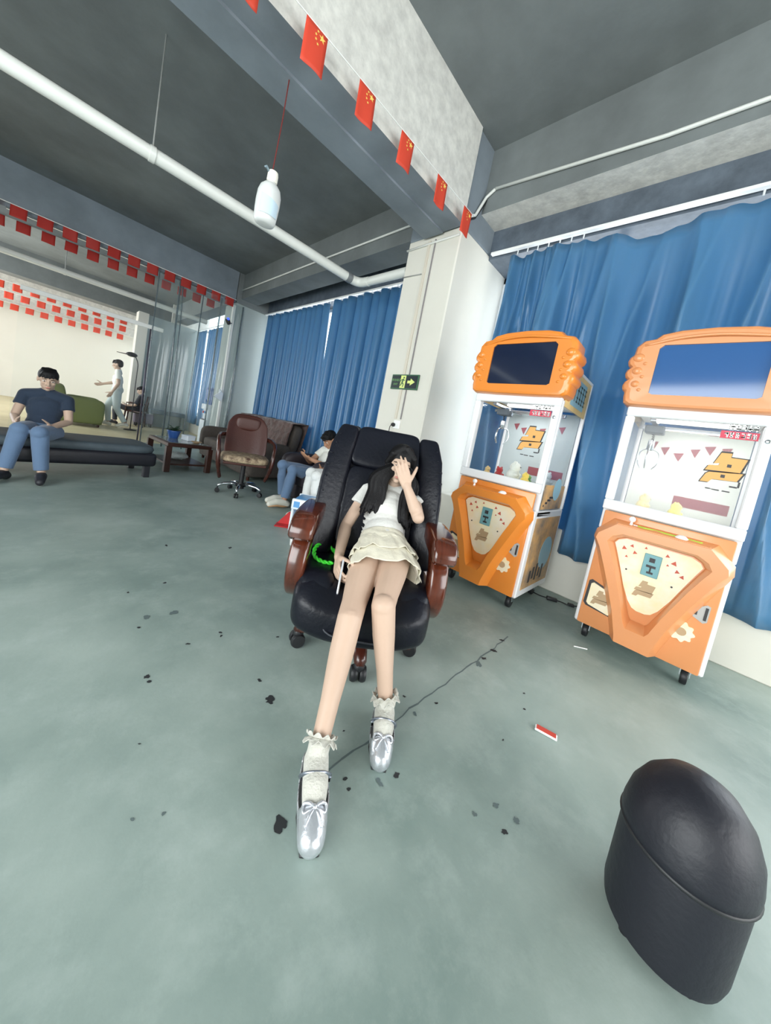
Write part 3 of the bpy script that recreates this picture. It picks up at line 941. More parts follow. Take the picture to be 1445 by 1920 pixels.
    b = MB(); b.tube(curve_pts([(-.30, -.056, 1.872), (-.15, -.066, 1.905), (0, -.070, 1.915), (.15, -.066, 1.905), (.30, -.056, 1.888)], 6), .009, 8); link('topper_brow', b, org, tp, smooth=True)
    # orange front with the raised V surround
    b = MB(); b.rbox((-W + .02, -.022, .115), (W - .02, .002, .862), .008, 2); fp = link('front_panel', b, org, t, smooth=True, angle=40)
    of = [(.205, .800), (.285, .722), (.292, .690), (.262, .640), (.215, .53), (.170, .42), (.125, .30), (.088, .17), (.080, .125)]
    ob = [(.235, .825), (.312, .735), (.318, .685), (.288, .610), (.250, .51), (.205, .40), (.160, .28), (.125, .17), (.112, .118)]
    inf = [(.165, .752), (.212, .726), (.232, .690), (.208, .64), (.168, .55), (.130, .45), (.092, .35), (.060, .25), (.045, .225)]
    inb = [(.150, .728), (.190, .708), (.206, .682), (.186, .635), (.150, .545), (.115, .45), (.080, .36), (.046, .275), (.034, .262)]
    def ring(h, y): return [(x, y, z) for x, z in h] + [(-x, y, z) for x, z in reversed(h)]
    R4 = [ring(ob, -.02), ring([(lerp(a[0], c[0], .8), lerp(a[1], c[1], .8)) for a, c in zip(ob, of)], -.092), ring(of, -.104), ring(inf, -.104), ring([(lerp(a[0], c[0], .15), lerp(a[1], c[1], .15)) for a, c in zip(inf, inb)], -.096), ring(inb, -.024)]
    n = len(R4[0])
    vs = [p for r in R4 for p in r]
    fs = [(i * n + k, i * n + (k + 1) % n, (i + 1) * n + (k + 1) % n, (i + 1) * n + k) for i in range(5) for k in range(n)]
    b = MB(); b.add(vs, fs); vb = link('raised_surround', b, org, fp, smooth=True, angle=32)
    # poster panel inside the V
    pz = [(.148, .722), (.186, .704), (.200, .682), (.180, .635), (.145, .545), (.110, .45), (.072, .37), (.045, .335), (.02, .325)]
    b = MB(); xzprint(b, mirror(pz), -.024, -.004); pn = link('control_panel', b, M_CREAM, t)
    p = MB()
    for x, z, s_, a in ((-.150, .665, .015, .3), (-.115, .69, .012, -.2), (-.095, .655, .013, .4), (-.05, .70, .009, 0), (.05, .69, .012, .2), (.085, .66, .016, -.2), (.105, .62, .013, .3), (.13, .60, .013, -.3), (-.13, .62, .009, .1), (.06, .64, .008, .2)):
        pts = [(x + s_ * math.cos(a + q * 2 * PI / 3 + PI / 2), z + s_ * math.sin(a + q * 2 * PI / 3 + PI / 2)) for q in range(3)]
        xzprint(p, pts, -.028, -.001)
    link('bunting_print', p, M_TRI, pn)['kind'] = 'stuff'
    b = MB(); b.rbox((-.048, -.036, .545), (.032, -.027, .675), .003, 1); cp = link('coin_plate', b, M_COIN, pn)
    b = MB(); b.box((-.022, -.0385, .63), (.004, -.036, .655)); b.box((-.013, -.042, .635), (-.005, -.0385, .652)); link('coin_slot', b, M_INK, cp)
    b = MB(); b.box((-.03, -.0372, .598), (.014, -.036, .612)); b.box((-.012, -.0372, .572), (-.004, -.036, .60)); b.box((-.022, -.0372, .562), (.008, -.036, .574)); link('coin_print', b, M_INK, cp)['kind'] = 'stuff'
    glyph(pn, -.013, .4625, .085, -.0285, M_TAN, M_TAN)
    for x, z in ((-.115, .545), (.10, .53)):
        p = MB(); p.lathe([(.005, 0), (.005, .004)], (x, -.027, z), 10, M=Matrix.Rotation(PI / 2, 4, 'X')); link('screw', p, M_INK, pn)
    # control ledge with joystick and button
    b = MB(); b.lathe([(.010, 0), (.008, .01), (.005, .03)], (-.145, -.055, .806), 14); b.ball((-.145, -.055, .846), .017, 16, 12); link('joystick', b, M_WHP, fp, smooth=True)
    b = MB(); b.lathe([(.030, 0), (.030, .006), (.024, .010), (.022, .014), (.014, .019), (.002, .021)], (.085, -.055, .808), 20); link('push_button', b, M_WHP, fp, smooth=True)
    b = MB(); b.rbox((-.205, -.1, .797), (.205, -.02, .809), .004, 1); link('control_ledge', b, org, fp)
    # prize door, triangular vent, round speaker, panel screws
    b = MB(); xzprint(b, [(-.285, .255), (-.28, .40), (-.265, .412), (-.135, .372), (-.125, .36), (-.125, .235), (-.14, .222), (-.27, .238)], -.0225, -.0015); dr = link('door_recess', b, M_INK, fp)
    b = MB(); xzprint(b, [(-.268, .262), (-.265, .385), (-.252, .396), (-.14, .362), (-.13, .35), (-.13, .24), (-.145, .23), (-.256, .25)], -.024, -.006); dd = link('prize_door', b, M_CREAM, fp)
    glyph(dd, -.2025, .3125, .08, -.0302, M_TAN, M_TAN)
    b = MB(); xzprint(b, [(.175, .435), (.255, .50), (.27, .495), (.27, .41), (.255, .398)], -.0225, -.003); tv = link('vent_plate', b, mat('grey_vent', rgb(176, 178, 176), .4), fp)
    b = MB(); b.box((.252, -.0268, .415), (.264, -.0255, .485)); b.box((.20, -.0268, .432), (.225, -.0255, .452)); link('vent_print', b, M_INK, tv)['kind'] = 'stuff'
    b = MB(); pts = [((.052 + .006 * math.cos(9 * a)) * math.cos(a), (.052 + .006 * math.cos(9 * a)) * math.sin(a)) for a in [2 * PI * k / 54 for k in range(54)]]
    xzprint(b, [(.185 + x, .315 + z) for x, z in pts], -.0225, -.005); sp = link('speaker_cover', b, M_CREAM, fp)
    b = MB(); b.lathe([(.022, 0), (.022, .004)], (.185, -.027, .315), 20, M=Matrix.Rotation(PI / 2, 4, 'X')); link('speaker_grille', b, M_TAN, sp)
    # claw, gantry
    b = MB(); b.rbox((-W + .04, .26, 1.425), (W - .04, .29, 1.45), .003, 1); b.rbox((-.20, .06, 1.45), (-.17, D - .05, 1.47), .003, 1); ga = link('gantry_rail', b, M_CHROME, t)
    b = MB(); b.rbox((-.235, .22, 1.40), (-.135, .32, 1.45), .006, 1); link('gantry_carriage', b, mat('grey_carriage', rgb(90, 98, 106), .5), ga)
    b = MB()
    pts = [(-.185 + .007 * math.cos(a), .27 + .007 * math.sin(a), 1.40 - .05 * k / 24) for k, a in [(k, k * PI / 3) for k in range(25)]]
    b.tube(pts, .002, 6); link('claw_cable', b, M_CABLE, ga, smooth=True)
    b = MB(); b.lathe([(.010, .06), (.018, .055), (.020, .0), (.012, -.012)], (-.185, .27, 1.30), 16); cl = link('claw_body', b, M_CHROME, t, smooth=True, angle=40)
    for k in range(3):
        a = k * 2 * PI / 3 + .5
        b = MB(); b.tube(curve_pts([(-.185 + r_ * math.cos(a), .27 + r_ * math.sin(a), z) for r_, z in ((.014, 1.30), (.05, 1.285), (.066, 1.245), (.058, 1.20), (.034, 1.17))], 5), .0042, 8)
        link('claw_prong', b, M_CHROME, cl, smooth=True)
    # casters
    for x in (-.25, .25):
        for y in (.09, D - .08):
            b = MB(); b.rbox((x - .03, y - .03, .098), (x + .03, y + .03, .112), .002, 1)
            b.box((x - .024, y - .02, .05), (x - .019, y + .02, .10)); b.box((x + .019, y - .02, .05), (x + .024, y + .02, .10))
            cs = link('caster', b, M_CHROME, t)
            b = MB(); b.lathe([(.010, -.016), (.040, -.015), (.043, -.01), (.043, .01), (.040, .015), (.010, .016)], (x, y, .043), 20, M=Matrix.Rotation(PI / 2, 4, 'Y')); link('wheel', b, M_CAST, cs, smooth=True, angle=40)
    return t
cm1 = claw_machine('orange and white claw machine with dark screen, nearest the white column', (2.362, 1.075, 0), M_ORG, M_SCR, M_BACKB, 2.2)
cm2 = claw_machine('pale orange claw machine cut by the right edge, bright white inside', (2.512, .105, 0), M_ORGP, M_SCRB, M_BACKW, .9)

# plush toys lying in the machines (each its own thing)
def plush(kind, col, label, loc, s, rz, cat='plush toy'):
    m = mat('plush_%s' % kind, col, 0.95, bump=0.4, bump_scale=120, sheen=0.5)
    s *= 1.3
    t = thing('plush_toy', label, cat, loc, rz, 'plush toys in the claw machines')
    b = MB(); b.ball((0, 0, s * .62), (s * .62, s * .56, s * .62), 18, 12); bd = link('body', b, m, t, smooth=True)
    b = MB(); b.ball((0, -s * .05, s * 1.35), (s * .5, s * .46, s * .44), 18, 12); link('head', b, m, t, smooth=True)
    for q in (-1, 1):
        b = MB(); b.ball((q * s * .36, 0, s * 1.72), (s * .15, s * .1, s * .17), 12, 8); link('ear', b, m, t, smooth=True)
        b = MB(); b.ball((q * s * .5, -s * .25, s * .75), (s * .17, s * .3, s * .17), 12, 8); link('arm', b, m, t, smooth=True)
        b = MB(); b.ball((q * s * .3, -s * .45, s * .22), (s * .2, s * .32, s * .2), 12, 8); link('leg', b, m, t, smooth=True)
        b = MB(); b.ball((q * s * .17, -s * .48, s * 1.42), s * .045, 8, 6); link('eye', b, M_INK, t, smooth=True)
    return t
def in_machine(base, x, y): return (base[0] + y, base[1] - x, .886)
B1, B2 = (2.362, 1.075), (2.512, .105)
plush('white', rgb(226, 230, 222), 'white plush toy behind the glass, tallest in the near machine', in_machine(B1, .04, .16), .068, .2)
plush('red', rgb(178, 44, 48), 'small dark red plush toy beside the white one in the near machine', in_machine(B1, -.08, .17), .042, -.4)
plush('yellow', rgb(236, 208, 96), 'yellow plush toy at the front glass of the near machine', in_machine(B1, .150, .11), .042, .5)
plush('green', rgb(112, 168, 92), 'small green plush toy between the white and yellow ones', in_machine(B1, .125, .24), .036, .1)
plush('tan', rgb(206, 178, 120), 'tan plush toy at the left of the near machine', in_machine(B1, -.18, .17), .036, .6)
plush('olive', rgb(150, 128, 82), 'olive brown plush toy in the right corner of the near machine', in_machine(B1, .22, .20), .032, .9)
plush('grey', rgb(196, 206, 210), 'pale grey plush toy by the side glass at the rear of the near machine', in_machine(B1, .19, .44), .055, 1.2)
plush('cream', rgb(244, 226, 170), 'cream plush toy at the left of the far right machine', in_machine(B2, -.14, .2), .05, .2)
plush('lemon', rgb(246, 232, 130), 'lemon yellow plush toy inside the machine at the right edge', in_machine(B2, .02, .16), .045, -.3)

# ------------------------------------------------------------------ people
M_SKIN = mat('light_skin', rgb(196, 168, 148), 0.5, noise_amt=0.05, noise_scale=8, spec=0.35)
M_SKIN2 = mat('tanned_skin', rgb(176, 132, 104), 0.5, spec=0.35)
M_HAIR = mat('black_hair', rgb(16, 15, 17), 0.55, spec=0.25, bump=0.3, bump_scale=160)
M_EYE = mat('eye_dark', rgb(34, 26, 24), 0.2)
M_EYEW = mat('eye_white', rgb(232, 228, 224), 0.3)
M_LIP = mat('lips', rgb(190, 120, 110), 0.45)
def cloth(name, c, s=60, b=.25, **k):
    return mat(name, c, 0.85, bump=b, bump_scale=s, sheen=0.2, **k)

def axes(fwd, up):
    f = Vector(fwd).normalized(); u = Vector(up); u = (u - f * u.dot(f)).normalized(); r = f.cross(u)
    return r, f, u
def basis(r, f, u):
    return Matrix((r, f, u)).transposed().to_4x4()
def hand(mb, wrist, fdir, palm, thumb, size=1.0, curls=(.25, .28, .3, .34), tcurl=.2, spread=.05, n=10):
    w = Vector(wrist); x = Vector(fdir).normalized()
    p = Vector(palm); p = (p - x * p.dot(x)).normalized()
    s = Vector(thumb); s = (s - x * s.dot(x) - p * s.dot(p)).normalized()
    k = size
    offs = (.029, .0098, -.0095, -.028)
    kl = (.078, .082, .078, .070)
    fl = ((.038, .024, .020), (.042, .027, .021), (.039, .025, .020), (.031, .019, .018))
    for i in range(4):
        kn = w + x * kl[i] * k + s * offs[i] * k
        mb.limb([w + s * offs[i] * .55 * k, w + x * .04 * k + s * offs[i] * .85 * k, kn], [.0135 * k, .013 * k, .0108 * k], n)
        d = (x + s * offs[i] * spread * 30).normalized()
        pts, rad, a = [kn], [.0095 * k], 0.0
        for j in range(3):
            a += curls[i] * (1.0 if j else .8)
            dd = d * math.cos(a) + p * math.sin(a)
            pts.append(pts[-1] + dd * fl[i][j] * k)
            rad.append((.0085, .0078, .0066)[j] * k)
        mb.limb(pts, rad, n)
    t0 = w + x * .020 * k + s * .022 * k
    td = (s * .75 + x * .62 + p * .25).normalized()
    t1 = t0 + td * .036 * k
    t2 = t1 + (td * math.cos(tcurl) + (x * .6 + p * .8).normalized() * math.sin(tcurl)) * .032 * k
    t3 = t2 + (td * math.cos(tcurl * 2) + (x * .6 + p * .8).normalized() * math.sin(tcurl * 2)) * .026 * k
    mb.limb([t0, t1, t2, t3], [.014 * k, .0115 * k, .0098 * k, .0075 * k], n)

def head_shape(mb, c, r, f, u, k=1.0):
    B = basis(r, f, u)
    def at(a, b_, d): return Vector(c) + r * a * k + f * b_ * k + u * d * k
    mb.ball(at(0, -.008, .022), (.072 * k, .093 * k, .088 * k), 26, 18, M=B)
    mb.ball(at(0, .022, -.045), (.056 * k, .064 * k, .064 * k), 22, 14, M=B)
    mb.ball(at(0, .062, -.088), (.021 * k, .020 * k, .017 * k), 14, 10, M=B)
    mb.ball(at(0, .060, .028), (.050 * k, .026 * k, .022 * k), 14, 10, M=B)
    mb.limb([at(0, .082, .012), at(0, .096, -.018), at(0, .102, -.030)], [.008 * k, .010 * k, .0125 * k], 10)
    for s in (-1, 1):
        mb.ball(at(s * .013, .090, -.034), (.009 * k, .010 * k, .008 * k), 8, 6, M=B)
        mb.ball(at(s * .036, .066, -.022), (.020 * k, .016 * k, .018 * k), 12, 8, M=B)
        mb.ball(at(s * .075, -.010, -.008), (.009 * k, .020 * k, .032 * k), 12, 8, M=B)
    mb.ball(at(0, .082, -.058), (.022 * k, .012 * k, .006 * k), 12, 8, M=B)
    mb.ball(at(0, .080, -.067), (.019 * k, .012 * k, .006 * k), 12, 8, M=B)

def face_parts(parent, c, r, f, u, k=1.0):
    B = basis(r, f, u)
    def at(a, b_, d): return Vector(c) + r * a * k + f * b_ * k + u * d * k
    for s in (-1, 1):
        e = MB(); e.ball(at(s * .031, .073, .002), (.0135 * k, .010 * k, .0065 * k), 12, 8, M=B); ey = link('eye', e, M_EYEW, parent, smooth=True)
        e = MB(); e.ball(at(s * .031, .080, .002), (.006 * k, .004 * k, .006 * k), 10, 8, M=B); link('iris', e, M_EYE, ey, smooth=True)
        e = MB(); e.tube([at(s * .048, .072, .019), at(s * .032, .083, .024), at(s * .014, .084, .021)], [.002 * k, .003 * k, .002 * k], 6); link('eyebrow', e, M_HAIR, parent, smooth=True)
    e = MB(); e.ball(at(0, .090, -.061), (.019 * k, .005 * k, .0065 * k), 12, 8, M=B); link('mouth', e, M_LIP, parent, smooth=True)

def torso_vol(mb, J, k, grow=0.0, slim=1.0):
    up = (J['neck'] - J['pelvis']).normalized()
    r = (J['shR'] - J['shL']).normalized()
    f = up.cross(r).normalized(); r = f.cross(up)
    B = basis(r, f, up)
    P, C_ = J['pelvis'], J['neck']
    def q(t): return P.lerp(J['waist'], t / .4) if t < .4 else J['waist'].lerp(J['chest'], (t - .4) / .4) if t < .8 else J['chest'].lerp(C_, (t - .8) / .2)
    g = grow
    mb.ball(q(.02), (.145 * k * slim + g, .098 * k + g, .095 * k + g), 24, 16, M=B)
    mb.ball(q(.22), (.125 * k * slim + g, .088 * k + g, .10 * k + g), 24, 16, M=B)
    mb.ball(q(.42), (.116 * k * slim + g, .082 * k + g, .10 * k + g), 24, 16, M=B)
    mb.ball(q(.64), (.134 * k * slim + g, .094 * k + g, .12 * k + g), 24, 16, M=B)
    mb.ball(q(.80), (.135 * k * slim + g, .088 * k + g, .085 * k + g), 24, 16, M=B)
    mb.limb([J['shL'], J['chest'].lerp(C_, .75) + r * -.05 * k, C_, J['chest'].lerp(C_, .75) + r * .05 * k, J['shR']], [.046 * k + g, .056 * k + g, .054 * k + g, .056 * k + g, .046 * k + g], 16)

def person(label, loc, rz, J, k=1.0, skin=None, shirt=None, sleeve=.55, pants=None, shorts=1.0, shoes=None, sole=None, hair='short',
           look=(0, -1, -.15), up=(0, 0, 1), handL=None, handR=None, voxel=.0055, slim=1.0, lr=1.0):
    t = thing('person', label, 'person', loc, rz)
    J = {a: Vector(b_) for a, b_ in J.items()}
    skin = skin or M_SKIN
    r, f, u = axes(look, up)
    mb = MB()
    torso_vol(mb, J, k, 0, slim)
    mb.limb([J['neck'], J['neck'].lerp(J['head'], .55)], [.052 * k, .047 * k], 16)
    head_shape(mb, J['head'], r, f, u, k)
    for s in 'LR':
        a, b_, c = J['sh' + s], J['el' + s], J['wr' + s]
        mb.limb([a, a.lerp(b_, .45), b_, b_.lerp(c, .25), c], [.046 * k * lr, .041 * k * lr, .035 * k * lr, .036 * k * lr, .024 * k * lr], 16)
        h = handL if s == 'L' else handR
        d = (c - b_).normalized()
        h = h or dict(fdir=d, palm=(1 if s == 'L' else -1, 0, .2), thumb=(0, -.8, .6))
        hand(mb, c, size=k * .98, **h)
        a, b_, c, tt = J['hip' + s], J['kn' + s], J['an' + s], J['toe' + s]
        ax = (c - b_)
        side = (b_ - a).cross(ax)
        back = ax.cross(side).normalized() if side.length > 1e-5 else Vector((0, 1, 0))
        if back.dot(a - b_) < 0 and back.y < 0: back = -back
        cm = b_.lerp(c, .3) + Vector((0, .012 * k, -.004))
        mb.limb([a, a.lerp(b_, .4), a.lerp(b_, .8), b_, cm, b_.lerp(c, .65), c], [.084 * k * lr, .074 * k * lr, .056 * k * lr, .0535 * k * lr, .0495 * k * lr, .036 * k * lr, .030 * k * lr], 18)
        heel = c + (c - tt).normalized() * .035 * k + Vector((0, 0, -.045 * k))
        mb.limb([heel, c + Vector((0, 0, -.02 * k)), c.lerp(tt, .55) + Vector((0, 0, .008)), tt + Vector((0, 0, .006))], [.028 * k, .032 * k, .030 * k, .022 * k], 14)
    bo = link('body', fuse(mb, voxel, 8 if voxel < .004 else 5), skin, t, smooth=True)
    face_parts(t, J['head'], r, f, u, k)
    if shirt:
        mb = MB(); torso_vol(mb, J, k, .010, slim)
        for s in 'LR':
            a, b_, c = J['sh' + s], J['el' + s], J['wr' + s]
            if sleeve <= 1:
                mb.limb([a, a.lerp(b_, sleeve * .6)], [.056 * k, .054 * k], 16)
                mb.tube([a.lerp(b_, sleeve * .4), a.lerp(b_, sleeve)], [.054 * k, .056 * k], 16)
            else:
                mb.limb([a, b_], [.056 * k, .046 * k], 16); mb.tube([b_, b_.lerp(c, sleeve - 1)], [.045 * k, .036 * k], 16)
        link('shirt', fuse(mb, voxel * 1.1, 5), shirt, t, smooth=True)
    if pants:
        mb = MB()
        P = J['pelvis']
        mb.ball(P, (.155 * k * slim, .115 * k, .11 * k), 22, 14, M=basis(*axes((J['hipL'] - J['hipR']).cross(J['waist'] - P) * -1, J['waist'] - P)))
        for s in 'LR':
            a, b_, c = J['hip' + s], J['kn' + s], J['an' + s]
            if shorts >= 1: mb.limb([a, a.lerp(b_, .5), b_, b_.lerp(c, .4)], [.094 * k, .084 * k, .068 * k, .062 * k], 18); mb.tube([b_.lerp(c, .3), b_.lerp(c, .93)], [.062 * k, .054 * k], 18)
            else: mb.limb([a, a.lerp(b_, .4)], [.094 * k, .088 * k], 18); mb.tube([a.lerp(b_, .2), a.lerp(b_, shorts)], [.09 * k, .084 * k], 18)
        link('trousers', fuse(mb, voxel * 1.1, 5), pants, t, smooth=True)
    if shoes:
        for s in 'LR':
            c, tt = J['an' + s], J['toe' + s]
            mb = MB()
            d = (tt - c); d.z = d.z if abs(d.z) > .1 else 0; d.normalize()
            heel = c - d * .035 * k + Vector((0, 0, -.045 * k))
            mb.limb([heel + Vector((0, 0, -.004)), c + Vector((0, 0, -.03 * k)), c.lerp(tt, .55) + Vector((0, 0, .004)), tt + Vector((0, 0, .006))], [.040 * k, .044 * k, .041 * k, .032 * k], 14)
            sh = link('shoe', fuse(mb, .006, 4), shoes, t, smooth=True)
            if sole:
                mb = MB(); mb.tube([heel - d * .012 + Vector((0, 0, -.028)), heel + d * .05 + Vector((0, 0, -.028)), c.lerp(tt, .6) + Vector((0, 0, -.03)), tt + d * .012 + Vector((0, 0, -.018))], [.032 * k, .038 * k, .042 * k, .028 * k], 14, squash=((0, 0, 1), .38))
                link('sole', mb, sole, sh, smooth=True)
    if hair == 'short':
        mb = MB()
        B = basis(r, f, u); H_ = J['head']
        mb.ball(H_ + u * .038 * k - f * .018 * k, (.080 * k, .096 * k, .080 * k), 24, 16, M=B)
        mb.ball(H_ + u * .005 * k - f * .045 * k, (.076 * k, .062 * k, .075 * k), 24, 16, M=B)
        mb.ball(H_ + u * .072 * k + f * .046 * k, (.060 * k, .036 * k, .030 * k), 18, 12, M=B)
        rr = random.Random(len(label))
        for _ in range(26):
            a = rr.uniform(-1, 1); e_ = rr.uniform(-.3, 1)
            p0 = H_ + u * (.10 * k) + r * a * .05 * k - f * .02 * k
            p1 = H_ + u * .055 * k + r * a * .078 * k + f * e_ * .078 * k
            mb.limb([p0, p1], [.016 * k, .007 * k], 8)
        for _ in range(16):
            a = rr.uniform(-1, 1)
            mb.limb([H_ + u * .09 * k + r * a * .05 * k + f * .045 * k, H_ + u * rr.uniform(.030, .050) * k + r * a * .064 * k + f * (.094 - .03 * a * a) * k], [.014 * k, .005 * k], 8)
        link('hair', fuse(mb, .005, 2), M_HAIR, t, smooth=True)
    return t, J, (r, f, u)

# --- the girl in the boss chair (chair frame: x right, y away from the lens)
GJ = dict(pelvis=(.058, -.035, .525), waist=(.048, .07, .60), chest=(.058, .165, .69), neck=(.062, .205, .765), head=(.078, .185, .918),
          shL=(-.072, .195, .738), shR=(.185, .195, .742), elL=(-.142, .085, .560), wrL=(-.140, -.135, .475), elR=(.200, -.005, .690), wrR=(.118, .040, .828),
          hipL=(-.008, -.075, .495), hipR=(.122, -.075, .497), knL=(-.045, -.44, .372), knR=(.072, -.395, .420),
          anL=(-.069, -.690, .088), anR=(.143, -.478, .086), toeL=(-.045, -.850, .022), toeR=(.134, -.612, .022))
girl, J, (hr, hf, hu) = person('person in white T-shirt and cream ruffled skirt lounging in boss chair, hand over face', (CX, CY, 0), CR, GJ, k=.90, lr=.97, slim=.88,
    look=(.02, -1, -.16), up=(.10, .05, 1), hair=None, voxel=.0036,
    handL=dict(fdir=(.10, -.86, -.48), palm=(.92, .1, -.25), thumb=(.2, -.25, .95), curls=(.5, .55, .55, .55), tcurl=.35),
    handR=dict(fdir=(-.42, .10, .90), palm=(-.1, 1, -.05), thumb=(.9, 0, .4), curls=(.20, .16, .16, .2), tcurl=.15, spread=.09))
# T-shirt: fitted body with short sleeves and side gathers
mb = MB(); torso_vol(mb, J, .90, .008, .88)
for s in 'LR':
    a, e = J['sh' + s], J['el' + s]
    mb.limb([a + Vector((0, 0, -.004)), a.lerp(e, .22)], [.049, .049], 18)
    mb.tube([a.lerp(e, .1), a.lerp(e, .42)], [.048, .053], 18)
w0 = J['waist']
for k in range(6):
    z = -.035 + k * .016
    c = J['waist'] + Vector((0, z * .8, z))
    pts = [c + Vector((math.cos(a) * .109, -math.sin(a) * .083, math.sin(a * 2 + k) * .006 + (.006 if k % 2 else 0) * math.cos(a))) for a in [PI * q / 14 for q in range(15)]]
    mb.tube(pts, .0032, 8)
link('t_shirt', fuse(mb, .0042, 2), cloth('white_jersey', rgb(210, 209, 204), 90, .2), girl, smooth=True)
# skirt: waist band and two ruffled tiers over the thighs
M_SKIRT = cloth('cream_ruffle_cloth', rgb(226, 220, 200), 45, .4, transl=.12)
A0, A1 = Vector((.048, -.018, .540)), Vector((.072, -.205, .458))
ax = (A1 - A0).normalized(); px = Vector((1, 0, 0)); px = (px - ax * px.dot(ax)).normalized(); pz = ax.cross(px) * -1
if pz.z < 0: pz = -pz
def tier(t0, t1, r0, r1, ruff, n, ph, name):
    def fn(u, v):
        a = 2 * PI * u
        t = lerp(t0, t1, v)
        c = A0.lerp(A1, t)
        rx = lerp(r0[0], r1[0], v ** .8); rz_ = lerp(r0[1], r1[1], v ** .8)
        w = 1 + ruff * v * (math.sin(n * a + ph) + .5 * math.sin(n * 1.7 * a + ph * 2 + 3 * v)) + .012 * math.sin(5 * a + 9 * v)
        drop = .03 * v * max(0, math.cos(a)) ** 2 * (1 if t1 > .9 else .4)
        ca, sa = math.cos(a), math.sin(a)
        return c + px * sgn(ca, .75) * rx * w + pz * sgn(sa, .75) * rz_ * w - pz * drop * (.6 if sa < .3 else .2) + ax * .010 * v * math.sin(n * .5 * a + ph)
    g = MB(); g.grid(fn, 180, 18)
    o = link(name, g, M_SKIRT, girl, smooth=True, fix=False)
    s = o.modifiers.new('s', 'SOLIDIFY'); s.thickness = .002
tier(-.08, .28, (.108, .086), (.124, .095), .012, 16, .0, 'skirt_waistband')
tier(.10, .66, (.114, .088), (.158, .106), .040, 17, 1.0, 'skirt_ruffle')
tier(.42, 1.0, (.128, .094), (.164, .098), .030, 15, 2.2, 'skirt_ruffle')
tier(.02, .92, (.112, .084), (.152, .090), .006, 9, .4, 'skirt_lining')
# long straight black hair
B = basis(hr, hf, hu); H0 = J['head']; k = .9
mb = MB()
mb.ball(H0 + hu * .036 * k - hf * .016 * k, (.080 * k, .098 * k, .084 * k), 26, 18, M=B)
mb.ball(H0 - hu * .03 * k - hf * .045 * k, (.080 * k, .060 * k, .10 * k), 24, 16, M=B)
mb.ball(H0 - hu * .13 * k - hf * .05 * k, (.078 * k, .045 * k, .10 * k), 24, 16, M=B)
for s in (-1, 1):
    mb.limb([H0 + hu * .105 * k + hr * s * .015 * k + hf * .035 * k, H0 + hu * .06 * k + hr * s * .062 * k + hf * .052 * k, H0 + hr * s * .080 * k + hf * .030 * k], [.018, .018, .016], 12)
rr = random.Random(11)
def lock(root, mids, tip, n, sp, r0):
    for _ in range(n):
        j = Vector((rr.uniform(-1, 1), rr.uniform(-1, 1), rr.uniform(-.6, .6)))
        pts = [root + j * .012] + [Vector(m_) + Vector((j.x * sp, j.y * sp * .5, j.z * .01)) for m_ in mids] + [Vector(tip) + Vector((j.x * sp * 1.25, j.y * sp * .4, rr.uniform(-.018, .028)))]
        c = curve_pts(pts, 5)
        m_ = len(c)
        mb.tube(c, [max(.0016, r0 * (1 - .75 * (i / (m_ - 1)) ** 2.2)) for i in range(m_)], 7)
lock(H0 + hu * .05 * k - hr * .068 * k + hf * .02 * k, [(-.008, .135, .850), (-.020, .105, .765), (-.036, .070, .705)], (-.040, .050, .655), 48, .044, .012)
lock(H0 + hu * .05 * k - hr * .066 * k + hf * .0 * k, [(-.002, .14, .86), (.004, .095, .76)], (-.004, .060, .672), 26, .022, .010)
lock(H0 + hu * .05 * k + hr * .068 * k + hf * .02 * k, [(.140, .13, .850), (.128, .09, .760), (.126, .045, .690)], (.140, .030, .625), 36, .026, .012)
lock(H0 + hu * .05 * k + hr * .07 * k - hf * .01 * k, [(.158, .16, .84), (.165, .13, .75), (.165, .09, .68)], (.168, .075, .615), 22, .022, .010)
link('hair', fuse(mb, .0042, 1), M_HAIR, girl, smooth=True)
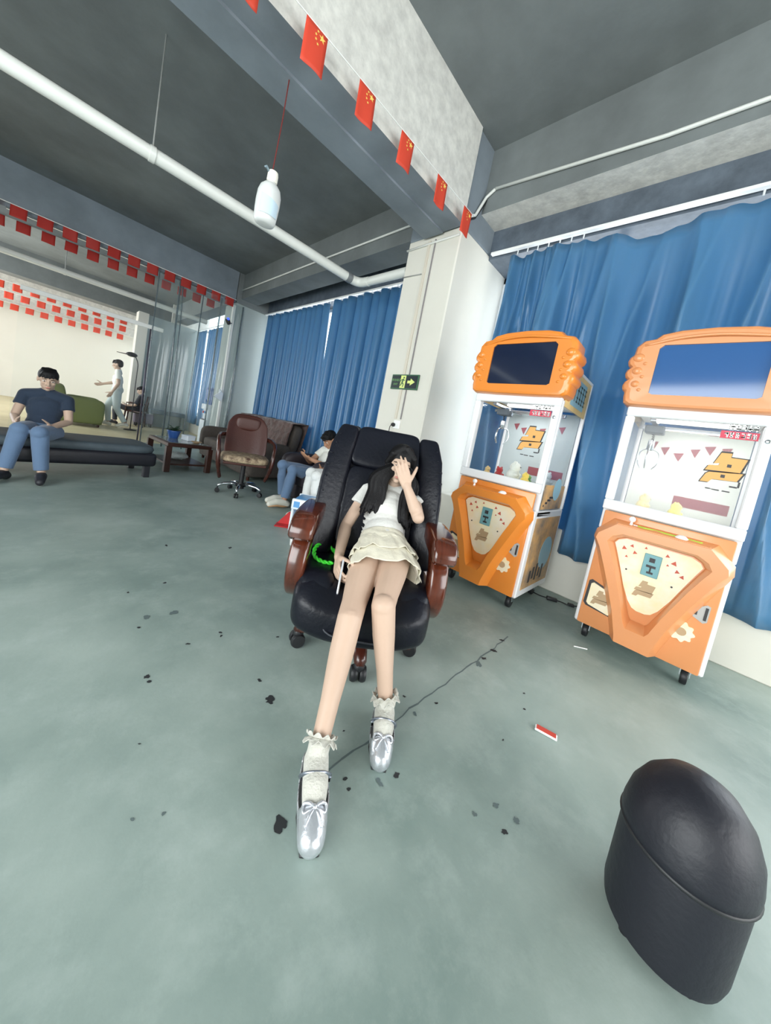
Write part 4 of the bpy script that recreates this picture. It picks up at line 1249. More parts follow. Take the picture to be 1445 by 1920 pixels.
# socks with frilled cuffs, silver mary-jane shoes with straps and bows
M_SOCK = cloth('white_knit_sock', rgb(198, 196, 186), 130, .5)
M_SILV = mat('silver_leather', rgb(212, 215, 220), 0.26, metal=.7, bump=.25, bump_scale=45)
M_BUCK = mat('pewter_strap', rgb(150, 156, 168), 0.25, metal=.8)
for s, kn in (('L', 'knL'), ('R', 'knR')):
    a, tt, kk = J['an' + s], J['toe' + s], J[kn]
    d = Vector((tt.x - a.x, tt.y - a.y, 0)).normalized(); sd = Vector((-d.y, d.x, 0))
    top = a.lerp(kk, .085 if s == 'L' else .10)
    heel = a - d * .030 + Vector((0, 0, -.055))
    mb = MB()
    mb.limb([a + Vector((0, 0, .0)), heel + Vector((0, 0, .012))], [.0325, .029], 16)
    mb.tube([a - Vector((0, 0, .01)), a, top], [.033, .0325, .0335], 18)
    mb.limb([a - Vector((0, 0, .015)), a.lerp(tt, .45) + Vector((0, 0, .008)), tt + d * -.02 + Vector((0, 0, .008))], [.037, .036, .026], 16)
    so = link('sock', fuse(mb, .0038, 3), M_SOCK, girl, smooth=True)
    leg = (kk - a).normalized(); lx, ly, _ = frame_from(leg)
    def fr(u, v):
        an = 2 * PI * u
        r_ = .034 + .017 * v * (1 + .16 * math.sin(9 * an)) * 1.0
        return top + leg * (.004 - .012 * v + .006 * v * math.sin(9 * an + 1.2 + 2 * v)) + (lx * math.cos(an) + ly * math.sin(an)) * r_
    def fr2(u, v):
        an = 2 * PI * u
        r_ = .034 + .013 * v * (1 + .18 * math.sin(10 * an + 1))
        return top + leg * (.004 + .009 * v + .005 * v * math.sin(10 * an)) + (lx * math.cos(an) + ly * math.sin(an)) * r_
    for q in (fr, fr2):
        g = MB(); g.grid(q, 132, 8); o = link('sock_frill', g, M_SOCK, so, smooth=True, fix=False)
        o.modifiers.new('s', 'SOLIDIFY').thickness = .002
    # shoe: inflated foot with the instep opening cut away
    mb = MB()
    L_ = (tt - a).dot(d)
    mb.limb([heel + Vector((0, 0, .010)), a + Vector((0, 0, -.048)), a + d * L_ * .5 + Vector((0, 0, -.052)), a + d * (L_ - .012) + Vector((0, 0, -.060))], [.036, .039, .0415, .034], 18)
    mb.limb([a + d * L_ * .78 + Vector((0, 0, -.050)) , a + d * (L_ + .002) + Vector((0, 0, -.060))], [.037, .033], 18)
    me = fuse(mb, .004, 3)
    bm = bmesh.new(); bm.from_mesh(me)
    kill = []
    for v in bm.verts:
        p = v.co - a
        t_ = p.dot(d); w_ = p.dot(sd)
        h_ = v.co.z
        if h_ < .004: v.co.z = .004
        if t_ < L_ * .74 - (w_ / .04) ** 2 * .012 and h_ > .040 - .004 * math.cos(t_ * 30): kill.append(v)
    bmesh.ops.delete(bm, geom=kill, context='VERTS')
    bm.to_mesh(me); bm.free()
    sh = link('shoe', me, M_SILV, girl, smooth=True)
    sm = sh.modifiers.new('s', 'SOLIDIFY'); sm.thickness = .003; sm.offset = 1
    mb = MB(); mb.tube([heel + d * -.004 + Vector((0, 0, -.030)), heel + d * .05 + Vector((0, 0, -.030)), a + d * L_ * .6 + Vector((0, 0, -.085)), a + d * (L_ + .022) + Vector((0, 0, -.084))], [.028, .034, .040, .024], 16, squash=((0, 0, 1), .2))
    for v in mb.v: v.z = max(.001, min(v.z, .012))
    link('sole', mb, M_CAST, sh, smooth=True)
    c0 = a + d * .044 + Vector((0, 0, -.022))
    mb = MB()
    pts = [c0 + sd * .0410 * math.cos(q) + Vector((0, 0, 1)) * (.036 * math.sin(q) - .005) + d * (.022 * math.sin(q) - .004) for q in [PI * (-.18) + PI * 1.36 * i / 16 for i in range(17)]]
    mb.tube(pts, .0070, 8, squash=(d, .55)); link('strap', mb, M_BUCK, sh, smooth=True)
    e = -1 if s == 'L' else 1
    bc_ = c0 + sd * (.040 * e * (1 if d.y < 0 else 1)) * -1
    mb = MB(); mb.rbox((-.006, -.009, -.007), (.006, .009, .007), .002, 1, M=Matrix.Translation(bc_ + Vector((0, 0, -.004)))); link('buckle', mb, M_CHROME, sh)
    bo = a + d * L_ * .80 + Vector((0, 0, -.016))
    mb = MB()
    for q in (-1, 1):
        mb.tube(curve_pts([bo, bo + sd * q * .014 + Vector((0, 0, .007)) - d * .006, bo + sd * q * .029 + Vector((0, 0, -.002)) - d * .010, bo + sd * q * .027 + Vector((0, 0, -.008)) + d * .006, bo + sd * q * .010 + Vector((0, 0, .001)) + d * .004, bo], 5), .0042, 8)
        mb.tube(curve_pts([bo, bo + sd * q * .012 + d * .018 + Vector((0, 0, .001)), bo + sd * q * .022 + d * .036 + Vector((0, 0, -.012))], 5), .0036, 8)
    mb.ball(bo + Vector((0, 0, .002)), .007, 10, 8)
    link('bow', mb, M_SILV, sh, smooth=True)

# phone in her lowered hand, green twisted cord lying on the seat
R4 = Matrix.Translation((CX, CY, 0)) @ Matrix.Rotation(CR, 4, 'Z')
pl = Vector((.02, -.60, -.80)).normalized(); pw = Vector((0, -.80, .60)); pn_ = pl.cross(pw).normalized()
PM = Matrix((pn_, pw, pl)).transposed().to_4x4()
ph = thing('phone', 'silver-edged phone held upright in the lowered hand of the girl', 'phone', R4 @ Vector((-.112, -.215, .418)), CR)
b = MB(); b.rbox((-.0045, -.036, -.072), (.0045, .036, .072), .004, 2, M=PM); link('phone_case', b, mat('silver_phone_case', rgb(214, 218, 222), .25, metal=.3), ph, smooth=True, angle=40)
b = MB(); b.box((.0046, -.032, -.067), (.0051, .032, .067), M=PM); link('phone_screen', b, M_SCR, ph)
M_LIME = mat('bright_green_cord', rgb(70, 226, 60), .4, emit=0.0)
gc = MB()
n = 150
loop = curve_pts([(-.160, -.11, .432), (-.205, -.112, .432), (-.246, -.09, .438), (-.262, -.05, .452), (-.255, -.005, .466), (-.225, .028, .466), (-.18, .035, .44), (-.15, .01, .42)], 14)
for q in (0, PI):
    pts = []
    for i, p in enumerate(loop):
        tn = (loop[min(i + 1, len(loop) - 1)] - loop[max(i - 1, 0)]).normalized()
        x_, y_, _ = frame_from(tn)
        an = i * .42 + q
        pts.append(p + (x_ * math.cos(an) + y_ * math.sin(an)) * .0045)
    gc.tube(pts, .0058, 8)
o = link('twisted_cord', gc, M_LIME, smooth=True); o.matrix_world = R4
tag(o, 'bright green twisted cord loop lying on the black leather seat', 'cord')

# ------------------------------------------------------------------ other people in the hall
M_WT = cloth('white_tshirt', rgb(232, 234, 226)); M_JEAN = cloth('blue_jeans', rgb(92, 116, 146)); M_WP = cloth('white_trousers', rgb(222, 224, 222))
M_BLK = cloth('black_shirt', rgb(34, 36, 44)); M_KHAKI = cloth('pale_grey_trousers', rgb(196, 208, 206)); M_NAVY = cloth('navy_shirt', rgb(30, 46, 66))
M_SNK = mat('white_sneaker', rgb(226, 224, 212), .6); M_TANS = mat('tan_rubber_sole', rgb(190, 146, 104), .6); M_DSH = mat('dark_shoe', rgb(40, 40, 46), .5)

SJ = dict(pelvis=(0, .02, .40), waist=(0, .10, .50), chest=(0, .17, .62), neck=(0, .20, .74), head=(-.01, .13, .865),
          shL=(-.165, .185, .705), shR=(.165, .185, .705), elL=(-.20, .02, .53), elR=(.20, .02, .53), wrL=(-.05, -.16, .61), wrR=(.06, -.16, .60),
          hipL=(-.09, -.02, .39), hipR=(.09, -.02, .39), knL=(-.10, -.42, .47), knR=(.11, -.40, .45), anL=(-.10, -.36, .085), anR=(.13, -.46, .10), toeL=(-.10, -.545, .03), toeR=(.13, -.64, .05))
p2, J2, A2 = person('person with black hair in white T-shirt and jeans slouched over a phone', (2.50, 3.52, 0), -PI / 2, SJ, k=1.0, skin=M_SKIN2, shirt=M_WT, sleeve=.5, pants=M_JEAN,
       shoes=M_SNK, sole=M_TANS, look=(0, -.80, -.62), up=(0, -.5, .8),
       handL=dict(fdir=(.35, -.75, .3), palm=(.3, .2, .9), thumb=(.8, .2, .1), curls=(.5, .5, .5, .5)), handR=dict(fdir=(-.35, -.75, .3), palm=(-.3, .2, .9), thumb=(-.8, .2, .1), curls=(.5, .5, .5, .5)))
ph2 = thing('phone', 'black phone held low by the slouched person in white T-shirt', 'phone', (2.27, 3.515, .655))
b = MB(); b.rbox((-.07, -.036, -.005), (.07, .036, .005), .003, 1, M=Matrix.Rotation(.7, 4, 'Y')); link('phone_case', b, M_CAST, ph2)
b = MB(); b.box((-.064, -.031, .0052), (.064, .031, .0058), M=Matrix.Rotation(.7, 4, 'Y')); link('phone_screen', b, M_SCR, ph2)
WJ = dict(SJ); WJ.update(pelvis=(0, .04, .46), waist=(0, .07, .58), chest=(0, .09, .72), neck=(0, .11, .85), head=(0, .08, .985), shL=(-.16, .10, .80), shR=(.16, .10, .80),
          elL=(-.2, .02, .58), elR=(.2, .02, .58), wrL=(-.12, -.20, .53), wrR=(.12, -.20, .53), hipL=(-.08, 0, .45), hipR=(.09, 0, .45), knL=(-.04, -.40, .50), knR=(.10, -.42, .49),
          anL=(-.03, -.42, .085), anR=(.12, -.38, .085), toeL=(-.03, -.60, .03), toeR=(.12, -.56, .03))
person('person in white trousers on a blue chair, mostly hidden by the boss chair', (2.50, 3.00, -.0), -PI / 2, WJ, k=.93, skin=M_SKIN2, shirt=M_NAVY, sleeve=.5, pants=M_WP, shoes=M_SNK, look=(0, -.9, -.4))
ST = dict(pelvis=(0, 0, .90), waist=(0, -.005, 1.0), chest=(0, -.02, 1.18), neck=(0, -.02, 1.35), head=(0, -.05, 1.50), shL=(-.18, -.01, 1.31), shR=(.18, -.01, 1.31),
          elL=(-.23, -.10, 1.06), elR=(.23, .02, 1.05), wrL=(-.20, -.30, .98), wrR=(.22, -.08, .83), hipL=(-.09, 0, .86), hipR=(.09, 0, .86), knL=(-.10, -.16, .48), knR=(.10, .03, .46),
          anL=(-.10, -.12, .09), anR=(.10, .22, .13), toeL=(-.10, -.31, .03), toeR=(.10, .06, .03))
person('person in white shirt and pale trousers walking beyond the clear strip curtain', (1.33, 10.5, 0), -PI / 2 - .2, ST, k=1.03, shirt=M_WT, sleeve=.6, pants=M_KHAKI, shoes=M_SNK, look=(-.2, -1, -.25))
CJ = dict(WJ)
person('person in dark shirt sitting on a wooden chair in the bright far room', (1.84, 11.25, 0), -PI / 2 - .3, CJ, k=.95, shirt=M_BLK, sleeve=.9, pants=M_BLK, shoes=M_DSH, look=(0, -.9, -.4))
LJ = dict(WJ)
LJ.update({a: (b_[0], b_[1], b_[2] - .03) for a, b_ in WJ.items() if a[:2] not in ('an', 'to')})
LJ.update(anL=(-.10, -.46, .085), anR=(.14, -.44, .085), toeL=(-.12, -.64, .03), toeR=(.18, -.62, .03))
person('person in dark shirt and jeans seated on the black lounge at far left', (.05, 4.90, 0), -.25, LJ, k=1.0, shirt=M_NAVY, sleeve=.5, pants=M_JEAN, shoes=M_DSH, look=(.3, -1, -.3))

# ------------------------------------------------------------------ seats behind the boss chair
M_BROWN = mat('brown_leather', rgb(74, 40, 34), .45, bump=.2, bump_scale=50)
M_FUR = mat('shaggy_brown_throw', rgb(108, 84, 78), .95, noise_amt=.55, noise_scale=16, bump=1.0, bump_scale=40, sheen=.4)
M_TAUPE = mat('taupe_upholstery', rgb(92, 84, 78), .8, noise_amt=.3, noise_scale=10, bump=.3, bump_scale=50)
M_PATT = mat('patterned_seat_cloth', rgb(190, 170, 140), .8, noise_amt=.8, noise_scale=22, color2=rgb(70, 46, 36))
M_OLIVE = mat('olive_cloth', rgb(112, 122, 74), .85)

oc = thing('office_chair', 'brown leather office chair with patterned seat on a chrome star base', 'chair', (1.80, 4.05, 0), -PI / 2 + 1.22)
b = MB(); cushion(b, (0, .0, .71), (.245, .05, .27), .3, .3, 36, 20, lambda q: (q[0] * (1 - .12 * smoothstep(.78, .98, q[2])), q[1] + .20 + (q[2] - .45) * .35 - .5 * (abs(q[0]) / .5) ** 2, q[2] - .05 * (abs(q[0]) / .245) ** 3 * smoothstep(.8, .98, q[2])))
link('backrest', b, M_BROWN, oc, smooth=True)
b = MB(); cushion(b, (0, .275, .86), (.15, .04, .085), .5, .5, 26, 14); link('head_pillow', b, M_BROWN, oc, smooth=True)
b = MB(); cushion(b, (0, -.02, .455), (.27, .25, .05), .5, .45, 34, 12); link('seat', b, M_PATT, oc, smooth=True)
b = MB(); b.rbox((-.24, -.22, .385), (.24, .2, .42), .012, 2); link('seat_pan', b, M_BROWN, oc)
b = MB(); b.rbox((-.20, -.02, .365), (.20, .0, .385), .004, 1); link('tilt_bar', b, M_CHROME, oc)
for s in (-1, 1):
    b = MB(); b.tube(curve_pts([(s * .25, .20, .70), (s * .30, .05, .69), (s * .31, -.15, .66), (s * .30, -.235, .56), (s * .29, -.25, .42), (s * .27, -.20, .30), (s * .25, -.16, .22)], 5), [.030] * 16 + [.034] * 8 + [.028] * 7, 12, squash=((1, 0, 0), .7)); link('armrest', b, M_WOODD, oc, smooth=True)
b = MB(); b.lathe([(.028, .13), (.028, .38)], n=16); b.lathe([(.045, .07), (.04, .14)], n=16); link('gas_lift', b, M_CAST, oc, smooth=True, angle=40)
for k in range(5):
    a = k * 2 * PI / 5 + .75
    dx, dy = math.cos(a), math.sin(a)
    b = MB(); b.tube([(dx * t_, dy * t_, z) for t_, z in ((.02, .11), (.12, .125), (.20, .115), (.245, .095), (.262, .07))], [.022, .020, .018, .016, .012], 12); lg = link('base_leg', b, M_CHROME, oc, smooth=True)
    c = MB()
    for s in (-1, 1): c.lathe([(.010, -.009), (.026, -.008), (.028, 0), (.026, .008), (.010, .009)], (dx * .255 - dy * .014 * s, dy * .255 + dx * .014 * s, .0285), 14, M=Matrix.Rotation(a, 4, 'Z') @ Matrix.Rotation(PI / 2, 4, 'X'))
    c.box((dx * .255 - .008, dy * .255 - .008, .03), (dx * .255 + .008, dy * .255 + .008, .075)); link('caster', c, M_CAST, lg)

def sofa(name, label, cat, loc, rz, w, m_back, m_seat, hb=.92, arms=True, throw=None):
    t = thing(name, label, cat, loc, rz)
    b = MB(); cushion(b, (0, -.02, .33), (w / 2 - .09, .33, .10), .4, .3, 36, 12); link('seat_cushion', b, m_seat, t, smooth=True)
    b = MB(); b.rbox((-w / 2 + .03, -.32, .06), (w / 2 - .03, .38, .27), .03, 2); link('sofa_base', b, m_seat, t)
    b = MB(); cushion(b, (0, .0, hb / 2 + .16), (w / 2 - .02, .10, hb / 2 - .14), .35, .3, 40, 18, lambda q: (q[0], q[1] + .33 + (q[2] - .3) * .2, q[2])); link('backrest', b, m_back, t, smooth=True)
    if throw:
        b = MB(); rr = random.Random(4)
        def fn(u, v):
            x = lerp(-w / 2 + .12, w / 2 - .04, u)
            if v < .5: y, z = .215 + (1 - v * 2) * -.13 + v * .0 , lerp(.42, hb + .025, v * 2); y = .20 + (z - .3) * .2
            else: z = lerp(hb + .025, .45, (v - .5) * 2); y = .46 + (z - .3) * .2
            o = noise.noise(Vector((x * 9, z * 9, y * 9))) * .022 + noise.noise(Vector((x * 28, z * 28, y * 28))) * .012
            return (x, y + (-.022 - o if v < .5 else .012), z + (o if abs(v - .5) < .1 else 0))
        b.grid(fn, 70, 70); o = link('throw', b, throw, t, smooth=True, fix=False); o.modifiers.new('s', 'SOLIDIFY').thickness = .012
    if arms:
        for s in (-1, 1):
            b = MB(); cushion(b, (s * (w / 2 - .05), .0, .34), (.085, .34, .27), .4, .45, 26, 18); link('armrest', b, m_seat, t, smooth=True)
    for x in (-w / 2 + .10, w / 2 - .10):
        for y in (-.26, .30):
            b = MB(); b.lathe([(.022, 0), (.028, .07)], (x, y, 0), 12); link('foot', b, M_WOODD, t, smooth=True, angle=40)
    return t
sofa('sofa', 'long taupe sofa with a shaggy brown throw, behind the office chair', 'sofa', (2.48, 5.78, 0), -PI / 2 + .02, 2.08, M_TAUPE, M_TAUPE, .95, True, M_FUR)
sofa('armchair', 'dark maroon armchair holding the person slouched in white T-shirt', 'armchair', (2.57, 3.56, 0), -PI / 2, .80, mat('maroon_leather', rgb(64, 44, 48), .45), mat('dark_seat', rgb(44, 38, 44), .5), .92)
sofa('armchair', 'olive armchair in the bright far room at the left', 'armchair', (.72, 10.2, 0), PI / 2, .9, M_OLIVE, M_OLIVE, .8)
# blue moulded chair
bcx = thing('chair', 'blue moulded plastic chair under the person in white trousers', 'chair', (2.52, 3.00, 0), -PI / 2)
M_BLUEPL = mat('blue_plastic', rgb(40, 78, 132), .4)
b = MB(); cushion(b, (0, -.02, .375), (.22, .22, .022), .6, .45, 30, 10); link('seat', b, M_BLUEPL, bcx, smooth=True)
b = MB(); cushion(b, (0, .215, .60), (.20, .018, .19), .4, .5, 30, 14); link('backrest', b, M_BLUEPL, bcx, smooth=True)
b = MB(); cushion(b, (0, -.20, .28), (.20, .02, .10), .5, .5, 30, 12); link('apron', b, M_BLUEPL, bcx, smooth=True)
for x in (-.17, .17):
    for y in (-.19, .18):
        b = MB(); b.tube([(x, y, .37), (x * 1.1, y * 1.1, 0)], [.02, .014], 10); link('leg', b, M_BLUEPL, bcx, smooth=True)
# blue and white folding stool with a bottle
M_LBLUE = mat('light_blue_plastic', rgb(96, 158, 214), .35); M_PWH = mat('white_stool_plastic', rgb(228, 236, 244), .35)
sx, sy = 1.93, 2.62
st = thing('plastic_stool', 'pale blue and white plastic stool behind the left chair arm', 'stool', (sx, sy, 0), -.80)
b = MB(); b.rbox((-.19, -.13, .285), (.19, .13, .315), .014, 2); link('seat', b, M_LBLUE, st, smooth=True, angle=40)
b = MB(); b.rbox((-.205, -.148, .215), (.205, -.118, .318), .013, 3); b.rbox((-.205, .118, .215), (.205, .148, .318), .013, 3)
rim = link('rim', b, M_PWH, st, smooth=True, angle=50)
b = MB()
for x, w in ((-.155, .028), (-.03, .062), (.115, .062)): b.rbox((x - w, -.1495, .238), (x + w, -.1478, .296), .0008, 1)
link('rim_opening', b, M_LBLUE, rim)['kind'] = 'stuff'
for s in (-1, 1):
    b = MB(); b.rbox((s * .19 - .012, -.13, .0), (s * .19 + .012, -.10, .23), .006, 1); b.rbox((s * .19 - .012, .10, .0), (s * .19 + .012, .13, .23), .006, 1); b.rbox((s * .19 - .010, -.12, .09), (s * .19 + .010, .12, .22), .006, 1); link('leg_panel', b, M_PWH if s < 0 else M_LBLUE, st)
b = MB(); b.rbox((-.17, -.008, .08), (.17, .008, .27), .005, 1); link('centre_panel', b, M_LBLUE, st)
M_CLEAR = clear_mat('clear_bottle_plastic', (.93, .96, .97, 1), .10, .06, haze=.22, haze_col=(.85, .92, .95, 1))
bt = thing('bottle', 'small clear plastic bottle standing on the blue stool', 'bottle', (sx + .03, sy + .02, .317))
b = MB(); b.lathe([(.028, 0), (.031, .008), (.031, .05), (.028, .055), (.031, .06), (.031, .10), (.024, .125), (.013, .145), (.013, .155)], n=20); link('bottle_body', b, M_CLEAR, bt, smooth=True, angle=50)
b = MB(); b.lathe([(.015, .152), (.015, .172), (.013, .175)], n=18); link('cap', b, M_PWH, bt, smooth=True, angle=40)
# red dustpan on the floor beside it
dp = thing('dustpan', 'red plastic dustpan standing on the floor beside the blue stool', 'dustpan', (1.80, 2.80, 0), -.70)
M_REDP = mat('red_plastic', rgb(190, 42, 44), .4)
b = MB(); b.prism([(-.14, 0), (.12, 0), (.07, .11), (.02, .15), (-.04, .13)], lambda u, v, w: (u, -w, v), -.02); b.rbox((-.14, -.10, 0), (.12, .02, .012), .004, 1); link('pan', b, M_REDP, dp)
b = MB(); b.tube([(.03, .01, .14), (.06, .02, .30)], .012, 10); link('handle', b, M_REDP, dp, smooth=True)
cu = thing('paper_cup', 'white paper cup on the floor just left of the boss chair', 'cup', (1.56, 2.34, 0))
b = MB(); b.lathe([(.026, 0), (.028, .002), (.036, .088), (.039, .09), (.039, .094), (.035, .094), (.026, .006)], n=22); link('cup_wall', b, M_WHP, cu, smooth=True, angle=40)
b = MB(); b.lathe([(.0375, .088), (.0400, .091), (.0375, .094)], n=22); link('rim', b, M_WHP, cu, smooth=True)

# ------------------------------------------------------------------ left side: coffee table, plant, lounge
tb = thing('coffee_table', 'dark wooden coffee table with square legs by the clear strip curtain', 'table', (1.50, 5.60, 0), math.atan2(.1, .99) * 1.0)
W2, D2, HT = .27, .36, .40
M_TWOOD = mat('dark_table_wood', rgb(66, 38, 30), .35, noise_amt=.4, noise_scale=6, stretch=(1, 8, 1))
b = MB(); b.rbox((-W2 - .02, -D2 - .02, HT - .05), (W2 + .02, D2 + .02, HT), .008, 1); link('tabletop', b, M_TWOOD, tb)
b = MB(); b.rbox((-W2 + .03, -D2 + .03, HT), (W2 - .03, D2 - .03, HT + .006), .002, 1); link('glass_inset', b, mat('grey_glass_top', rgb(112, 118, 112), .1, spec=.7), tb)
for x in (-1, 1):
    for y in (-1, 1):
        b = MB(); b.rbox((x * W2 - .035, y * D2 - .035, 0), (x * W2 + .035, y * D2 + .035, HT - .045), .005, 1); link('leg', b, M_TWOOD, tb)
b = MB(); b.rbox((-W2, -D2, .09), (W2, D2, .115), .004, 1); link('lower_shelf', b, M_TWOOD, tb)
bg = MB(); bg.ball((0, 0, .055), (.13, .10, .055), 20, 12)
for p in bg.v: p += Vector((noise.noise(p * 22), noise.noise(p * 22 + Vector((5, 0, 0))), noise.noise(p * 22 + Vector((0, 9, 0))))) * .022; p.z = max(p.z, .001)
o = link('plastic_bag', bg, mat('white_bag_film', rgb(214, 224, 224), .35, transl=.3)); o.location = (1.50, 5.62, .1155)
tag(o, 'crumpled white plastic bag on the shelf under the coffee table', 'bag')
pt = thing('potted_plant', 'small leafy plant in a blue pot on the coffee table', 'plant', (1.45, 5.80, .4065))
b = MB(); b.lathe([(.06, 0), (.085, .10), (.092, .10), (.092, .115), (.08, .115), (.07, .10)], n=20); link('pot', b, mat('blue_pot', rgb(44, 84, 150), .35), pt, smooth=True, angle=40)
b = MB(); b.lathe([(.07, .095), (.01, .10)], n=16); link('soil', b, M_INK, pt)
M_LEAF = mat('dark_green_leaf', rgb(44, 74, 52), .5, noise_amt=.4, noise_scale=14)
rr = random.Random(9)
for k in range(22):
    a, el, L_ = rr.uniform(0, 6.28), rr.uniform(.3, 1.3), rr.uniform(.10, .18)
    g = MB()
    def fn(u, v):
        t_ = v; w_ = .024 * math.sin(PI * min(1, t_ * .97 + .03)) * (u - .5) * 2
        rr_ = L_ * t_ * math.cos(el * (1 - .35 * t_)); z = .10 + L_ * t_ * math.sin(el * (1 - .5 * t_ * t_))
        return (rr_ * math.cos(a) - w_ * math.sin(a), rr_ * math.sin(a) + w_ * math.cos(a), z + .25 * abs(w_))
    g.grid(fn, 2, 7); o = link('leaf', g, M_LEAF, pt, smooth=True, fix=False); o.modifiers.new('s', 'SOLIDIFY').thickness = .0012
bx = thing('storage_box', 'small white box beside the plant on the coffee table', 'box', (1.62, 5.68, .4065), .3)
b = MB(); b.rbox((-.06, -.08, 0), (.06, .08, .07), .004, 1); link('box_body', b, M_PWH, bx)
b = MB(); b.rbox((-.064, -.084, .06), (.064, .084, .08), .004, 1); link('lid', b, M_PWH, bx)
ds = thing('dish', 'round brown dish on the right side of the coffee table', 'dish', (1.66, 5.42, .4065))
b = MB(); b.lathe([(.03, 0), (.04, .004), (.07, .022), (.072, .025), (.066, .022), (.03, .008)], n=22); link('dish_body', b, M_TAN, ds, smooth=True, angle=50)
b = MB(); b.lathe([(.035, .008), (.02, .012)], n=16); link('dish_centre', b, M_WOODD, ds)

lg = thing('massage_lounge', 'low black leather lounge with stubby legs at the left edge', 'lounge', (.36, 5.00, 0), .12)
M_LBLACK = mat('black_lounge_leather', rgb(24, 25, 34), .5, bump=.15, bump_scale=60)
b = MB(); b.rbox((-.95, -.33, .14), (.66, .36, .30), .04, 3); link('lounge_base', b, M_LBLACK, lg, smooth=True, angle=50)
b = MB(); cushion(b, (-.14, .02, .335), (.79, .33, .055), .35, .2, 40, 10); link('cushion', b, mat('dark_grey_mat', rgb(76, 88, 96), .6, noise_amt=.3, noise_scale=8), lg, smooth=True)
for x in (-.8, .58):
    for y in (-.25, .28):
        b = MB(); b.rbox((x - .032, y - .032, 0), (x + .032, y + .032, .145), .006, 1); link('leg', b, M_LBLACK, lg)
b = MB(); cushion(b, (-.86, .03, .52), (.10, .32, .24), .4, .4, 26, 14, lambda q: (q[0] - (q[2] - .3) * .3, q[1], q[2])); link('backrest', b, M_LBLACK, lg, smooth=True)

# ------------------------------------------------------------------ clear strip curtain between the bays
M_STRIP = clear_mat('clear_pvc_strip', (.90, .94, .93, 1), gloss=.0, rough=.12, haze=.10, haze_col=(.62, .70, .70, 1))
M_STRIPE = clear_mat('clear_pvc_edge', (.35, .42, .45, 1), gloss=.08, rough=.12, haze=.25, haze_col=(.35, .42, .45, 1))
sc_ = thing('strip_curtain', 'curtain of clear plastic strips hanging from the far beam by the pillar', 'curtain', (1.95, 7.36, 0))
b = MB(); b.rbox((-2.4, -.02, 3.07), (.64, .02, 3.10), .005, 1); link('hanging_rail', b, M_CHROME, sc_)
rr = random.Random(21)
x = -.62
k = 0
while x < .62:
    w = rr.uniform(.36, .46)
    ph_ = rr.uniform(0, 6); dy = rr.uniform(-.035, .035)
    def fn(u, v):
        z = lerp(3.075, .04, v)
        g_ = smoothstep(.0, .25, v)
        return (x + (u - .0) * w * (1 - .12 * g_ * math.sin(ph_)) + .025 * math.sin(2.2 * v + ph_), dy + (.018 + .02 * g_) * math.sin(9 * u + ph_ + 2.4 * v) + .012 * math.sin(21 * u + 3 * ph_ + 5 * v) * g_, z)
    g = MB(); g.grid(fn, 16, 24); s_ = link('plastic_strip', g, M_STRIP, sc_, smooth=True, fix=False)
    for uu in ((0.0,) if k % 3 else (0.0, 1.0)):
        e = MB(); e.tube([fn(uu, q / 24) for q in range(25)], .010 + .006 * (k % 2), 6); link('strip_edge', e, M_STRIPE, s_, smooth=True)
    x += w * rr.uniform(.8, .95); k += 1

# white rail of an open partition and its thin post, lamp head on the post
M_RAILW = mat('white_rail_paint', rgb(236, 236, 232), .35)
pf = thing('partition_frame', 'thin dark post and sloping white top rail of the open glass partition', 'partition', (1.33, 7.62, 0))
b = MB(); b.tube([(0, 0, 0), (0, 0, 2.16)], .012, 10); link('post', b, mat('dark_post', rgb(92, 86, 100), .4, metal=.4), pf, smooth=True)
b = MB(); b.rbox((-1.6, -.015, 2.13), (.19, .015, 2.20), .006, 1); link('top_rail', b, M_RAILW, pf)
b = MB(); b.box((-1.6, -.003, .06), (-.01, .003, 2.13)); link('glass_sheet', b, clear_mat('partition_glass', (.98, .99, .99, 1), -.035, .25), pf)
b = MB(); b.rbox((-1.6, -.012, 0), (.0, .012, .06), .004, 1); link('bottom_rail', b, M_RAILW, pf)
fl = thing('floor_lamp', 'black reading lamp on a thin stand in the bright far room', 'lamp', (1.60, 10.1, 0))
b = MB(); b.lathe([(.13, 0), (.13, .015), (.02, .03)], n=20); link('base', b, M_CAST, fl, smooth=True, angle=40)
b = MB(); b.tube(curve_pts([(0, 0, .02), (0, 0, 1.2), (.0, 0, 1.58), (-.05, -.02, 1.72), (-.10, -.03, 1.77)], 5), .010, 8); link('stand', b, M_CAST, fl, smooth=True)
b = MB(); b.ball((-.14, -.03, 1.78), (.11, .08, .055), 18, 10); link('lamp_head', b, M_CAST, fl, smooth=True)
b = MB(); b.tube([(-.24, -.03, 1.765), (-.42, -.05, 1.76)], [.012, .006], 8); link('arm', b, M_WOODD, fl, smooth=True)
cw_ = thing('wooden_chair', 'dark wooden chair under the seated person in the far room', 'chair', (1.86, 11.27, 0), -PI / 2 - .3)
b = MB(); b.rbox((-.21, -.21, .39), (.21, .21, .43), .008, 1); link('seat', b, M_WOODD, cw_)
for x in (-.19, .19):
    for y in (-.19, .19):
        b = MB(); b.tube([(x, y, .40), (x * 1.12, y * 1.12, 0)], [.022, .016], 10); link('leg', b, M_WOODD, cw_, smooth=True)
    b = MB(); b.tube([(x, .20, .42), (x, .26, .86)], .018, 8); link('back_post', b, M_WOODD, cw_, smooth=True)
    b = MB(); b.tube([(x * 1.1, .2, .62), (x * 1.15, -.18, .62), (x * 1.1, -.19, .42)], .016, 8); link('armrest', b, M_WOODD, cw_, smooth=True)
b = MB(); b.rbox((-.19, .235, .70), (.19, .262, .86), .006, 1); link('back_slat', b, M_WOODD, cw_)
